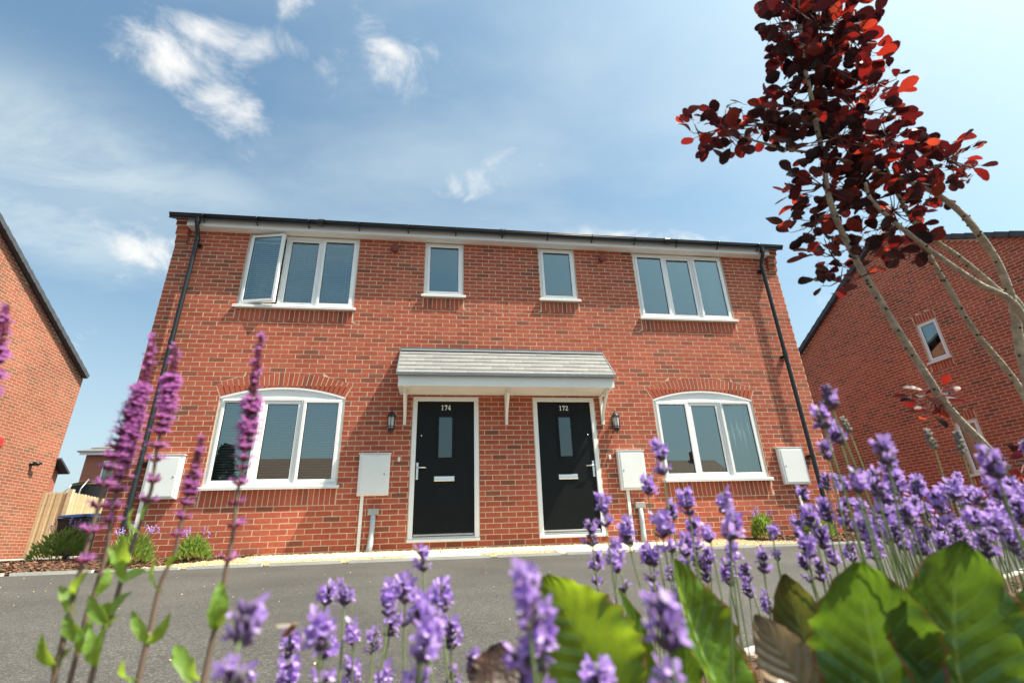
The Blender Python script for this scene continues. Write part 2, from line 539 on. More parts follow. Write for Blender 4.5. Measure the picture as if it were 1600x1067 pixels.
# ------------------------------------------------------------------ mesh building
class MB:
    def __init__(self):
        self.v, self.f, self.m, self.s, self.uv = [], [], [], [], []

    def quad_mesh(self, verts, faces, mi=0, smooth=False, uvs=None):
        o = len(self.v)
        self.v += [tuple(p) for p in verts]
        self.f += [tuple(i + o for i in f) for f in faces]
        self.m += [mi] * len(faces)
        self.s += [smooth] * len(faces)
        self.uv += list(uvs) if uvs else [(0, 0)] * len(verts)
        return self

    def box(self, x0, x1, y0, y1, z0, z1, mi=0, b=0.0):
        if b:
            return self.bevbox(x0, x1, y0, y1, z0, z1, b, mi)
        v = [(x, y, z) for z in (z0, z1) for y in (y0, y1) for x in (x0, x1)]
        return self.quad_mesh(v, [(0, 2, 3, 1), (4, 5, 7, 6), (0, 1, 5, 4), (2, 6, 7, 3), (0, 4, 6, 2), (1, 3, 7, 5)], mi)

    def bevbox(self, x0, x1, y0, y1, z0, z1, b, mi=0):
        """box whose front (-y) edges are chamfered"""
        v = [(x0, y1, z0), (x1, y1, z0), (x1, y1, z1), (x0, y1, z1),
             (x0, y0 + b, z0), (x1, y0 + b, z0), (x1, y0 + b, z1), (x0, y0 + b, z1),
             (x0 + b, y0, z0 + b), (x1 - b, y0, z0 + b), (x1 - b, y0, z1 - b), (x0 + b, y0, z1 - b)]
        f = [(8, 9, 10, 11), (3, 2, 1, 0)]
        for i in range(4):
            j = (i + 1) % 4
            f += [(i, j, j + 4, i + 4), (i + 4, j + 4, j + 8, i + 8)]
        return self.quad_mesh(v, f, mi)

    def obox(self, c, ax_, half, mi=0):
        c = Vector(c)
        X, Y, Z = [Vector(a) * h for a, h in zip(ax_, half)]
        v = [c + X * i + Y * j + Z * k for k in (-1, 1) for j in (-1, 1) for i in (-1, 1)]
        return self.quad_mesh(v, [(0, 2, 3, 1), (4, 5, 7, 6), (0, 1, 5, 4), (2, 6, 7, 3), (0, 4, 6, 2), (1, 3, 7, 5)], mi)

    def bar(self, a, b, w, h, mi=0, up=(0, 0, 1)):
        a, b = Vector(a), Vector(b)
        d = (b - a).normalized()
        s = d.cross(Vector(up))
        s = s.normalized() if s.length > 1e-6 else Vector((1, 0, 0))
        return self.obox((a + b) / 2, (d, s, s.cross(d)), ((b - a).length / 2, w / 2, h / 2), mi)

    def tube(self, pts, rad, n=8, mi=0, caps=True, smooth=True):
        pts = [Vector(p) for p in pts]
        if not isinstance(rad, (list, tuple)):
            rad = [rad] * len(pts)
        t0 = (pts[1] - pts[0]).normalized()
        nrm_ = t0.orthogonal().normalized()
        v, f = [], []
        for i, p in enumerate(pts):
            t_ = (pts[min(i + 1, len(pts) - 1)] - pts[max(i - 1, 0)]).normalized()
            nrm_ = (nrm_ - t_ * nrm_.dot(t_)).normalized()
            bn = t_.cross(nrm_)
            for k in range(n):
                a = 2 * pi * k / n
                v.append(p + (nrm_ * cos(a) + bn * sin(a)) * rad[i])
        for i in range(len(pts) - 1):
            for k in range(n):
                k2 = (k + 1) % n
                f.append((i * n + k, i * n + k2, (i + 1) * n + k2, (i + 1) * n + k))
        if caps:
            f.append(tuple(range(n - 1, -1, -1)))
            f.append(tuple((len(pts) - 1) * n + k for k in range(n)))
        return self.quad_mesh(v, f, mi, smooth)

    def prism(self, poly, y0, y1, mi=0):
        """polygon of (x, z) extruded along y"""
        n = len(poly)
        v = [(x, y0, z) for x, z in poly] + [(x, y1, z) for x, z in poly]
        f = [tuple(range(n)), tuple(range(2 * n - 1, n - 1, -1))]
        f += [((i + 1) % n, i, i + n, (i + 1) % n + n) for i in range(n)]
        return self.quad_mesh(v, f, mi)

    def lathe(self, prof, c, n=12, mi=0, smooth=True, axis=(0, 0, 1), phase=0.0):
        """profile of (radius, height) turned about an axis through c"""
        A = Vector(axis).normalized()
        e1 = A.orthogonal().normalized() if abs(A.z) < .99 else Vector((1, 0, 0))
        e2 = A.cross(e1)
        c = Vector(c)
        v, f = [], []
        for r, h in prof:
            for k in range(n):
                a = 2 * pi * k / n + phase
                v.append(c + A * h + (e1 * cos(a) + e2 * sin(a)) * r)
        for i in range(len(prof) - 1):
            for k in range(n):
                k2 = (k + 1) % n
                f.append((i * n + k, i * n + k2, (i + 1) * n + k2, (i + 1) * n + k))
        return self.quad_mesh(v, f, mi, smooth)

    def mesh(self, name, mats):
        me = bpy.data.meshes.new(name)
        me.from_pydata(self.v, [], self.f)
        for k in mats:
            me.materials.append(MATS[k])
        me.polygons.foreach_set('material_index', self.m)
        me.polygons.foreach_set('use_smooth', self.s)
        if any(q != (0, 0) for q in self.uv):
            lay = me.uv_layers.new(name='UVMap')
            idx = np.zeros(len(me.loops), dtype=np.int32)
            me.loops.foreach_get('vertex_index', idx)
            lay.data.foreach_set('uv', np.array(self.uv, dtype=np.float32)[idx].ravel())
        me.update()
        return me

    def build(self, name, mats, parent=None, loc=(0, 0, 0)):
        if isinstance(mats, str):
            mats = [mats]
        return place(name, self.mesh(name, mats), parent, loc)


def place(name, me, parent=None, loc=(0, 0, 0), rot=None, scale=None):
    o = bpy.data.objects.new(name, me)
    COL.objects.link(o)
    o.parent = parent
    o.location = loc
    if rot is not None:
        o.rotation_mode = 'QUATERNION'
        o.rotation_quaternion = rot
    if scale is not None:
        o.scale = (scale, scale, scale)
    return o


def tag(o, label=None, cat=None, group=None, kind=None):
    if label:
        o['label'] = label
    if cat:
        o['category'] = cat
    if group:
        o['group'] = group
    if kind:
        o['kind'] = kind
    return o


def empty(name, loc=(0, 0, 0), rz=0.0):
    o = bpy.data.objects.new(name, None)
    COL.objects.link(o)
    o.location = loc
    o.rotation_euler = (0, 0, rz)
    o.empty_display_size = .1
    return o


def ground_z(y):
    if y >= 0:
        return min(.02 * y, .3)
    if y > -1:
        return .11 * y
    if y > -7.5:
        return -.11 + .062 * (y + 1)
    return -.513


# ------------------------------------------------------------------ the setting
rng = random.Random(5)
ys = [-400, -60, -20, -7.5, -6.5, -5, -3, -1, 0, 5, 10, 15, 60, 400]
xs = [-400, -60, -20, -8, -3, 0, 3, 8, 20, 60, 400]
g = MB()
g.quad_mesh([(x, y, ground_z(y)) for y in ys for x in xs],
            [(j * 11 + i, j * 11 + i + 1, (j + 1) * 11 + i + 1, (j + 1) * 11 + i) for j in range(len(ys) - 1) for i in range(10)])
tag(g.build('ground', 'tarmac'), kind='structure')


def sheet(name, poly, m, lift=.004):
    """a sheet following the ground's fall; poly is a list of (x, y) with y rows"""
    b = MB()
    x0, x1 = min(p[0] for p in poly), max(p[0] for p in poly)
    ysort = sorted({p[1] for p in poly} | {y for y in ys if min(p[1] for p in poly) < y < max(p[1] for p in poly)})

    def span(y):
        hit = []
        n = len(poly)
        for i in range(n):
            (ax_, ay), (bx, by) = poly[i], poly[(i + 1) % n]
            if ay == by:
                if abs(ay - y) < 1e-6:
                    hit += [ax_, bx]
            elif min(ay, by) - 1e-6 <= y <= max(ay, by) + 1e-6:
                hit.append(ax_ + (bx - ax_) * (y - ay) / (by - ay))
        return min(hit), max(hit)
    rows = [span(y) for y in ysort]
    v = []
    for y, (a, c) in zip(ysort, rows):
        v += [(a, y, ground_z(y) + lift), (c, y, ground_z(y) + lift)]
    b.quad_mesh(v, [(2 * i, 2 * i + 1, 2 * i + 3, 2 * i + 2) for i in range(len(ysort) - 1)])
    return tag(b.build(name, m), kind='structure')


GRAV = [(-4.6, -1.0), (4.5, -1.0), (3.2, -.012), (-3.3, -.012)]
sheet('gravel_strip', GRAV, 'gravel_base')
BEDL = [(-8.4, 1.9), (-7.6, -.6), (-6.4, -1.0), (-4.62, -1.0), (-3.32, -.012), (-5.42, -.011), (-5.44, 1.9)]
bl = MB()
bl.quad_mesh([(x, y, ground_z(y) + .012) for x, y in BEDL], [tuple(range(7))])
tag(bl.build('planting_bed', 'mulch_base'), kind='structure')
BEDR = [(3.22, -.012), (4.52, -1.0), (6.2, -1.0), (6.8, -.2), (6.8, .6), (5.44, .6), (5.42, -.011)]
bl = MB()
bl.quad_mesh([(x, y, ground_z(y) + .012) for x, y in BEDR], [tuple(range(7))])
tag(bl.build('planting_bed', 'mulch_base'), kind='structure')
bl = MB()
bl.quad_mesh([(x, y, ground_z(y) + .02) for x, y in ((-7.9, -9.5), (8, -9.5), (8, -7.5), (-3.72, -7.5))] + [(x, y, ground_z(y) + .02) for x, y in ((8, -3.9), (3.81, -3.9))],
             [(0, 1, 2, 3), (3, 2, 4, 5)])
tag(bl.build('planting_bed', 'mulch_base'), kind='structure')


def edging(pts, w=.05, name='kerb'):
    root = None
    for i in range(len(pts) - 1):
        a, b = Vector((*pts[i], 0)), Vector((*pts[i + 1], 0))
        n = max(1, round((b - a).length / .9))
        for k in range(n):
            p, q = a.lerp(b, k / n + .004), a.lerp(b, (k + 1) / n - .004)
            m = (p + q) / 2
            d = (q - p).normalized()
            zz = ground_z(m.y)
            tilt = Vector((q.x - p.x, q.y - p.y, ground_z(q.y) - ground_z(p.y))).normalized()
            s = tilt.cross(Vector((0, 0, 1))).normalized()
            o = MB().obox((0, 0, 0), (tilt, s, s.cross(tilt)), ((q - p).length / 2, w / 2, .06)).build('kerb_stone', 'concrete', root, (m.x, m.y, zz - .03 + rng.uniform(-.002, .002)))
            if root is None:
                root = o
                o.name = name
                base = Vector(o.location)
            else:
                o.location = Vector(o.location) - base
    return tag(root, kind='structure')


edging([(-8.45, 1.9), (-7.65, -.62), (-6.42, -1.03), (4.0, -1.03), (6.22, -1.03), (6.85, -.2)])
edging([(-3.72, -7.5), (3.81, -3.88)])
edging([(-10.9, 1.0), (-10.9, 6.9), (-9.2, 7.1), (-8.5, 7.0)], .12)


def scatter(name, inside, box, n, size, m, lift, seed, flatness=.5, chip=False):
    r = random.Random(seed)
    b = MB()
    k = 0
    while k < n:
        x, y = r.uniform(box[0], box[1]), r.uniform(box[2], box[3])
        if not inside(x, y):
            continue
        k += 1
        z = ground_z(y) + lift
        s = r.uniform(*size)
        R = Matrix.Rotation(r.uniform(0, 6.3), 3, 'Z') @ Matrix.Rotation(r.gauss(0, .3 if chip else .6), 3, 'X') @ Matrix.Rotation(r.gauss(0, .3 if chip else .6), 3, 'Y')
        if chip:
            L_, w_, t_ = s, s * r.uniform(.25, .5), s * .10
            vs = [(-L_, -w_ * .6, 0), (-L_ * .3, -w_, t_), (L_, -w_ * .5, 0), (L_ * .8, w_ * .7, t_), (-L_ * .5, w_, 0)]
            vs = [R @ Vector(p) + Vector((x, y, z + s * .15)) for p in vs]
            b.quad_mesh(vs + [p - Vector((0, 0, t_)) for p in vs], [(0, 1, 2, 3, 4), (0, 5, 6, 1), (1, 6, 7, 2), (2, 7, 8, 3), (3, 8, 9, 4), (4, 9, 5, 0)])
        else:
            a = [s * r.uniform(.7, 1.2), s * r.uniform(.6, 1), s * flatness * r.uniform(.7, 1.2)]
            vs = [(a[0], 0, 0), (0, a[1], 0), (-a[0], 0, 0), (0, -a[1], 0), (0, 0, a[2]), (0, 0, -a[2])]
            b.quad_mesh([R @ Vector(p) + Vector((x, y, z)) for p in vs],
                        [(0, 1, 4), (1, 2, 4), (2, 3, 4), (3, 0, 4), (1, 0, 5), (2, 1, 5), (3, 2, 5), (0, 3, 5)], 0, True)
    return tag(b.build(name, m), kind='stuff')


def in_poly(poly):
    def f(x, y):
        c = False
        j = len(poly) - 1
        for i in range(len(poly)):
            (xi, yi), (xj, yj) = poly[i], poly[j]
            if (yi > y) != (yj > y) and x < (xj - xi) * (y - yi) / (yj - yi) + xi:
                c = not c
            j = i
        return c
    return f


SLABS = []
for i, x in enumerate([-3.05 + .46 * k for k in range(13)]):
    SLABS.append((x, -.46, .45, .42))
for x in (-1.17, -.71, .71, 1.17, 1.63):
    SLABS.append((x, -.835, .45, .30))


def off_slabs(x, y):
    return in_poly(GRAV)(x, y) and not any(abs(x - a) < w / 2 + .01 and abs(y - c) < d / 2 + .01 for a, c, w, d in SLABS)


tag(scatter('gravel', off_slabs, (-4.6, 4.5, -1.0, -.02), 5200, (.008, .016), 'gravel', .010, 11),
    'golden pea gravel along the foot of the front wall', 'gravel')
tag(scatter('bark_mulch', in_poly(BEDL), (-8.4, -3.3, -1, 1.9), 3600, (.015, .04), 'mulch', .016, 12, chip=True),
    'reddish bark mulch in the bed at the downpipe corner on the left', 'mulch')
tag(scatter('bark_mulch', in_poly(BEDR), (3.2, 6.8, -1, .6), 1900, (.015, .04), 'mulch', .016, 13, chip=True),
    'reddish bark mulch in the bed at the right corner', 'mulch')
tag(scatter('bark_mulch', lambda x, y: y < -5.76 + .481 * (x - .03), (-1.5, 2.4, -7.2, -4.7), 4200, (.008, .022), 'mulch', .028, 14, chip=True),
    'brown bark mulch in the flower bed nearest the camera', 'mulch')
tag(scatter('grit', lambda x, y: True, (-7.5, 5.5, -6.2, -1.06), 260, (.003, .008), 'gravel', .003, 15), 'scattered pale grit on the tarmac drive', 'grit')
# paving slabs of the path along the house
path = None
for (x, y, w, d) in SLABS:
    tz = ground_z(y)
    b = MB()
    sl_ = .11
    pts = [(-w / 2, -d / 2), (w / 2, -d / 2), (w / 2, d / 2), (-w / 2, d / 2)]
    b.quad_mesh([(px, py, py * sl_ - .03) for px, py in pts] + [(px, py, py * sl_ + .018) for px, py in pts]
                + [(px * .985, py * .985, py * sl_ + .022) for px, py in pts],
                [(3, 2, 1, 0), (0, 1, 5, 4), (1, 2, 6, 5), (2, 3, 7, 6), (3, 0, 4, 7), (4, 5, 9, 8), (5, 6, 10, 9), (6, 7, 11, 10), (7, 4, 8, 11), (8, 9, 10, 11)])
    o = b.build('paving_slab', 'paving', path, (x, y, tz))
    if path is None:
        path = o
        o.name = 'path'
        pbase = Vector(o.location)
        tag(o, kind='structure')
    else:
        o.location = Vector(o.location) - pbase


# ------------------------------------------------------------------ brickwork
def brick_mesh(name, w, h, m, d=.05, b=.004):
    return MB().bevbox(-w / 2, w / 2, -.0016, d, -h / 2, h / 2, b).mesh(name, [m])


def brickwork(wall, x0, x1, z0, z1, blocked, colour, seed, cam_local, top=None, hidden=None, most=300, extra=()):
    """stretcher bond in the wall's own frame (front = -y); the nearest bricks are single objects, the rest one mesh"""
    r = random.Random(seed)
    JT, LB, HB = .010, .215, .065
    whole, cut = [], []
    n = int(round((z1 - z0) / .075))
    for c in range(n):
        zb, zt = z0 + c * .075 + .005, z0 + (c + 1) * .075 - .005
        off = 0 if c % 2 == 0 else -.1125
        bx = x0 + off
        while bx < x1 - .01:
            a0, a1 = max(bx + .005, x0), min(bx + .225 - .005, x1)
            bx += .225
            if a1 - a0 < .02:
                continue
            if top and (top((a0 + a1) / 2) < zt):
                continue
            segs = [(a0, a1, a0, a1)]
            for (hb, ht) in zip(blocked(zb), blocked(zt)):
                new = []
                for (p0, p1, q0, q1) in segs:
                    # left remainder
                    l1, m1 = min(p1, hb[0] - JT), min(q1, ht[0] - JT)
                    r0, s0 = max(p0, hb[1] + JT), max(q0, ht[1] + JT)
                    if hb[1] <= hb[0] and ht[1] <= ht[0]:
                        new.append((p0, p1, q0, q1))
                        continue
                    if l1 - p0 > .012 or m1 - q0 > .012:
                        new.append((p0, max(l1, p0 + .001), q0, max(m1, q0 + .001)))
                    if p1 - r0 > .012 or q1 - s0 > .012:
                        new.append((min(r0, p1 - .001), p1, min(s0, q1 - .001), q1))
                segs = new
            for sg in segs:
                full = abs(sg[1] - sg[0] - LB) < 1e-4 and abs(sg[3] - sg[2] - LB) < 1e-4
                (whole if full else cut).append((sg, zb, zt))
    cl = Vector(cam_local)

    def dist(e):
        return (Vector((e[0][0], 0, e[1])) - cl).length + (100 if hidden and hidden(e[0][0] + .1, e[1] + .03) else 0)
    whole.sort(key=dist)
    k = max(0, most - len(extra))
    me = [brick_mesh('brick', LB, HB, 'brick_%s_object' % colour, b=bb) for bb in (.0012, .0016)]
    for (sg, zb, zt) in whole[:k]:
        q = Matrix.Rotation(r.gauss(0, .004), 4, 'Z') @ Matrix.Rotation(r.gauss(0, .004), 4, 'X')
        place('brick', r.choice(me), wall, ((sg[0] + sg[1]) / 2, r.uniform(-.0005, .0005), (zb + zt) / 2), q.to_quaternion())
    for (poly) in extra:                             # voussoirs and soldiers given as (x, z) quadrilaterals
        cx, cz = sum(p[0] for p in poly) / 4, sum(p[1] for p in poly) / 4
        quad_brick(poly, cx, cz, r).build('brick', 'brick_%s_object' % colour, wall, (cx, r.uniform(-.0004, .0004), cz))
    b = MB()
    for (sg, zb, zt) in whole[k:] + cut:
        p0, p1, q0, q1 = sg
        yo = r.uniform(-.0005, .0005) - .0016
        bb = .0014
        jx = r.uniform(-.0015, .0015)
        v = [(p0 + jx, yo + bb, zb), (p1 + jx, yo + bb, zb), (q1 + jx, yo + bb, zt), (q0 + jx, yo + bb, zt),
             (p0 + bb + jx, yo, zb + bb), (p1 - bb + jx, yo, zb + bb), (q1 - bb + jx, yo, zt - bb), (q0 + bb + jx, yo, zt - bb)]
        v += [(p[0], .03, p[2]) for p in v[:4]]
        b.quad_mesh(v, [(4, 5, 6, 7), (0, 1, 5, 4), (1, 2, 6, 5), (2, 3, 7, 6), (3, 0, 4, 7), (8, 9, 1, 0), (9, 10, 2, 1), (10, 11, 3, 2), (11, 8, 0, 3)])
    tag(b.build('brick_courses', 'brick_%s_island' % colour, wall), kind='stuff')


def quad_brick(poly, cx, cz, r):
    b = MB()
    P_ = [(x - cx, z - cz) for x, z in poly]
    k = .94
    v = [(x, -.0004, z) for x, z in P_] + [(x * .95, -.0017, z * .985) for x, z in P_] + [(x, .04, z) for x, z in P_]
    f = [(4, 5, 6, 7)]
    for i in range(4):
        j = (i + 1) % 4
        f += [(i, j, j + 4, i + 4), (i + 8, j + 8, j, i)]
    return b.quad_mesh(v, f)


def wall_with_openings(b, x0, x1, z0, z1, holes, y0, y1, mi=0):
    zs = sorted({z0, z1} | {h[2] for h in holes} | {h[3] for h in holes})
    for za, zb in zip(zs, zs[1:]):
        zm = (za + zb) / 2
        cuts = sorted((h[0], h[1]) for h in holes if h[2] < zm < h[3])
        x = x0
        for a, c in cuts + [(x1, x1)]:
            if a - x > 1e-4:
                b.box(x, a, y0, y1, za, zb, mi)
            x = c


def soldiers(x0, x1, z0, z1):
    n = max(1, round((x1 - x0 + .01) / .075))
    p = (x1 - x0 + .01) / n
    return [[(x0 + i * p, z0), (x0 + (i + 1) * p - .01, z0), (x0 + (i + 1) * p - .01, z1), (x0 + i * p, z1)] for i in range(n)]


# ------------------------------------------------------------------ joinery
def window(parent, x0, x1, z0, z1, lights, y=0.015, opened=None, handles=(), sill=True, vents=()):
    """white casement; lights = list of 'c' (casement) or 'f' (fixed) from left to right"""
    w = .052
    b = MB()
    b.bevbox(x0, x1, y, y + .07, z1 - w, z1, .004)
    b.bevbox(x0, x1, y, y + .07, z0, z0 + w, .004)
    b.bevbox(x0, x0 + w, y, y + .07, z0 + w, z1 - w, .004)
    b.bevbox(x1 - w, x1, y, y + .07, z0 + w, z1 - w, .004)
    n = len(lights)
    iw = (x1 - x0 - 2 * w - (n - 1) * .045) / n
    cells = []
    for i in range(n):
        a = x0 + w + i * (iw + .045)
        cells.append((a, a + iw))
        if i < n - 1:
            b.bevbox(a + iw, a + iw + .045, y + .002, y + .068, z0 + w, z1 - w, .004)
    win = b.build('window', 'upvc', parent)
    za, zb = z0 + w, z1 - w
    for i, k in enumerate(lights):
        a, c = cells[i]
        s = MB()
        fw = .048
        g0 = .014 if k == 'c' else 0
        a_, c_, zA, zB = a - g0, c + g0, za - g0, zb + g0
        yf = y - .016 if k == 'c' else y + .012
        s.bevbox(a_, c_, yf, yf + .055, zB - fw, zB, .006)
        s.bevbox(a_, c_, yf, yf + .055, zA, zA + fw, .006)
        s.bevbox(a_, a_ + fw, yf, yf + .055, zA + fw, zB - fw, .006)
        s.bevbox(c_ - fw, c_, yf, yf + .055, zA + fw, zB - fw, .006)
        # dark glazing gasket
        gk = .007
        ga, gc, gA, gB = a_ + fw, c_ - fw, zA + fw, zB - fw
        for q in ((ga, gc, gA, gA + gk), (ga, gc, gB - gk, gB), (ga, ga + gk, gA + gk, gB - gk), (gc - gk, gc, gA + gk, gB - gk)):
            s.box(q[0], q[1], yf + .010, yf + .024, q[2], q[3], 1)
        p = MB()
        p.quad_mesh([(ga, yf + .018, gA), (gc, yf + .018, gA), (gc, yf + .018, gB), (ga, yf + .018, gB)], [(0, 1, 2, 3)])
        h = None
        if i in handles:
            h = MB()
            hz = (zA + zB) / 2
            side = handles[i]
            hx = a_ + fw * .5 if side < 0 else c_ - fw * .5
            h.box(hx - .012, hx + .012, yf + .056, yf + .075, hz - .03, hz + .03)
            h.tube([(hx, yf + .08, hz), (hx - side * .10, yf + .095, hz - .012)], .008, 6)
        if opened and opened[0] == i:
            ang = opened[1]
            R = Matrix.Rotation(ang, 3, 'Z')
            piv = Vector((a_, yf + .03, 0))
            for mb in (s, p) + ((h,) if h else ()):
                mb.v = [tuple(R @ (Vector(q) - piv) + piv + Vector((0, -.02, 0))) for q in mb.v]
        if i in vents:
            s.bevbox(a_ + .04, c_ - .04, yf - .022, yf, zB - .030, zB - .010, .006)
        so = s.build('sash', ['upvc', 'black_plastic'], win)
        p.build('pane', 'glass', win)
        if h:
            h.build('handle', 'upvc', win)
    if sill:
        t = MB()
        t.bevbox(x0 - .045, x1 + .045, -.062, y + .075, z0 - .034, z0 - .004, .008)
        t.box(x0 - .045, x1 + .045, -.062, -.052, z0 - .048, z0 - .034)
        t.build('sill', 'upvc', win)
    return win


DIG = {
    '1': [[(.18, 0), (.82, 0), (.82, .09), (.18, .09)], [(.36, .09), (.64, .09), (.64, 1), (.36, 1)], [(.14, .78), (.36, .86), (.36, 1.0), (.14, .88)]],
    '7': [[(.06, .78), (.94, .80), (.94, 1), (.06, 1)], [(.06, .70), (.16, .70), (.16, .78), (.06, .78)], [(.28, 0), (.54, 0), (.94, .80), (.70, .80)]],
    '4': [[(.56, 0), (.80, 0), (.80, 1), (.56, 1)], [(.02, .24), (.56, .24), (.56, .38), (.02, .38)], [(.80, .24), (.98, .24), (.98, .38), (.80, .38)],
          [(.02, .38), (.20, .38), (.56, .86), (.56, 1.0)], [(.44, 0), (.56, 0), (.56, .07), (.44, .07)], [(.80, 0), (.92, 0), (.92, .07), (.80, .07)]],
    '2': [[(.05, 0), (.95, 0), (.95, .18), (.05, .18)], [(.05, .18), (.34, .18), (.92, .62), (.66, .62)], [(.66, .62), (.92, .62), (.90, .84), (.64, .80)],
          [(.64, .80), (.90, .84), (.74, .97), (.54, .90)], [(.54, .90), (.74, .97), (.34, 1.0), (.40, .90)], [(.40, .90), (.34, 1.0), (.10, .86), (.32, .82)],
          [(.10, .66), (.32, .68), (.32, .82), (.10, .86)], [(.86, .18), (.95, .18), (.95, .28), (.86, .28)]]}


def front_door(parent, x0, x1, z0, z1, number, hand):
    """black composite door in a white frame; hand -1 = handle at the left"""
    fw = .066
    lf = MB()
    a, c, zA, zB = x0 + fw, x1 - fw, z0 + .075, z1 - fw
    y = .02
    gx0, gx1, gz0, gz1 = (a + c) / 2 - .10, (a + c) / 2 + .10, 1.27, 1.89
    wall_with_openings(lf, a, c, zA, zB, [(gx0, gx1, gz0, gz1)], y, y + .044)
    door = lf.build('door', 'black_door', parent)
    t = MB()
    for q in ((gx0 - .035, gx1 + .035, gz1, gz1 + .035), (gx0 - .035, gx1 + .035, gz0 - .035, gz0), (gx0 - .035, gx0, gz0, gz1), (gx1, gx1 + .035, gz0, gz1)):
        t.bevbox(q[0], q[1], y - .016, y, q[2], q[3], .007)
    t.build('glazing_bead', 'black_door', door)
    p = MB()
    p.quad_mesh([(gx0, y + .012, gz0), (gx1, y + .012, gz0), (gx1, y + .012, gz1), (gx0, y + .012, gz1)], [(0, 1, 2, 3)])
    p.build('pane', 'door_glass', door)
    f = MB()
    f.bevbox(x0, x1, -.012, .07, zB, z1, .006)
    f.bevbox(x0, x0 + fw, -.012, .07, z0 + .04, zB, .006)
    f.bevbox(x1 - fw, x1, -.012, .07, z0 + .04, zB, .006)
    f.bevbox(x0 - .01, x1 + .01, -.045, .07, z0, z0 + .04, .008)
    f.build('door_frame', 'upvc', door)
    s = MB()
    s.bevbox(a, c, -.004, .06, z0 + .04, z0 + .072, .006)
    s.build('threshold', 'chrome', door)
    w = MB()
    w.bevbox(a + .01, c - .01, y - .022, y, zA + .004, zA + .034, .01)
    w.build('weather_bar', 'chrome', door)
    l = MB()
    lx = (a + c) / 2 - .005
    l.bevbox(lx - .15, lx + .15, y - .016, y, .925, 1.0, .008)
    l.box(lx - .125, lx + .125, y - .024, y - .016, .955, .975)
    l.build('letterbox', 'chrome', door)
    h = MB()
    hx = a + .032 if hand < 0 else c - .032
    h.bevbox(hx - .017, hx + .017, y - .012, y, .955, 1.20, .005)
    h.tube([(hx, y - .01, 1.12), (hx, y - .055, 1.12), (hx - hand * .015, y - .062, 1.12), (hx - hand * .13, y - .062, 1.115)], .0105, 8)
    h.lathe([(0, .012), (.009, .012), (.009, 0)], (hx, y - .012, 1.02), 10, axis=(0, -1, 0))
    h.build('handle', 'chrome', door)
    sp = MB()
    sx = a + .075 if hand < 0 else c - .075
    sp.lathe([(0, .008), (.010, .008), (.011, 0)], (sx, y, 1.60), 10, axis=(0, -1, 0))
    sp.build('cylinder_lock', 'chrome', door)
    d = MB()
    nw, nh = .052, .078
    nx = (a + c) / 2 - nw * 1.5
    for ch in number:
        for q in DIG[ch]:
            d.prism([(nx + .003 + u * (nw - .006), 1.995 + v * nh) for u, v in q], y - .004, y)
        nx += nw
    d.build('house_number', 'number_white', door)
    return door


def meter_box(parent, x0, x1, z0, z1, lean, conduit_x, lock):
    b = MB()
    b.bevbox(x0, x1, -.075, -.008, z0, z1, .012)
    b.box(x0 - .012, x1 + .012, -.082, -.008, z1 - .001, z1 + .012)
    bx = b.build('meter_box', 'meter_white', parent)
    d = MB()
    d.bevbox(x0 + .035, x1 - .035, -.083, -.075, z0 + .03, z1 - .03, .004)
    do = d.build('meter_door', 'meter_white', bx)
    k = MB()
    k.lathe([(0, .006), (.010, .006), (.012, 0)], (x1 - .07 if lock > 0 else x0 + .07, -.083, (z0 + z1) / 2), 10, axis=(0, -1, 0))
    k.build('meter_lock', 'grey_plastic', bx)
    c = MB()
    c.box(conduit_x - .022, conduit_x + .022, -.038, -.009, ground_z(0) - .05, z0)
    c.build('conduit', 'white_paint', bx)


# ------------------------------------------------------------------ the pair of houses
house = tag(empty('semi_detached_house', (0, 0, 0)), 'red brick pair of semi-detached houses with two black front doors, 174 and 172', 'house')
HW, HZ0, HTOP = 5.405, -.125, 5.05
UP = [(-4.27, -2.485, 3.69, 5.044), (2.485, 4.27, 3.69, 5.044)]
SM = [(-1.345, -.685, 3.99, 5.044), (.685, 1.345, 3.99, 5.044)]
LO = [(-4.235, -2.465, .895, 2.185), (2.465, 4.235, .895, 2.185)]
DO = [(-1.44, -.437, .10, 2.2), (.437, 1.44, .10, 2.2)]
ARCH_R = (.985 ** 2 + .185 ** 2) / (2 * .185)     # extrados through springing 2.39 and crown 2.575


def blocked(z):
    o = []
    for h in UP:
        o.append((h[0], h[1]) if z > h[2] - .03 else (0, 0))
    for h in UP:
        o.append((h[0] - .012, h[1] + .012) if 3.405 < z <= h[2] - .03 else (0, 0))
    for h in SM:
        o.append((h[0], h[1]) if z > h[2] - .03 else (0, 0))
    for h in SM:
        o.append((h[0] - .012, h[1] + .012) if 3.705 < z <= h[2] - .03 else (0, 0))
    for h in LO:
        c = (h[0] + h[1]) / 2
        w = 0
        if h[2] - .03 < z <= 2.185:
            w = .885
        elif .620 < z <= h[2] - .03:
            w = .897
        elif 2.185 < z <= 2.39:
            w = .885 + .10 * (z - 2.185) / .205
        elif z > 2.39:
            q = ARCH_R ** 2 - (z - (2.575 - ARCH_R)) ** 2
            w = sqrt(q) if q > 0 else 0
        o.append((c - w, c + w) if w > 0 else (0, 0))
    for h in DO:
        o.append((h[0], h[1]) if h[2] < z < h[3] else (0, 0))
    return o


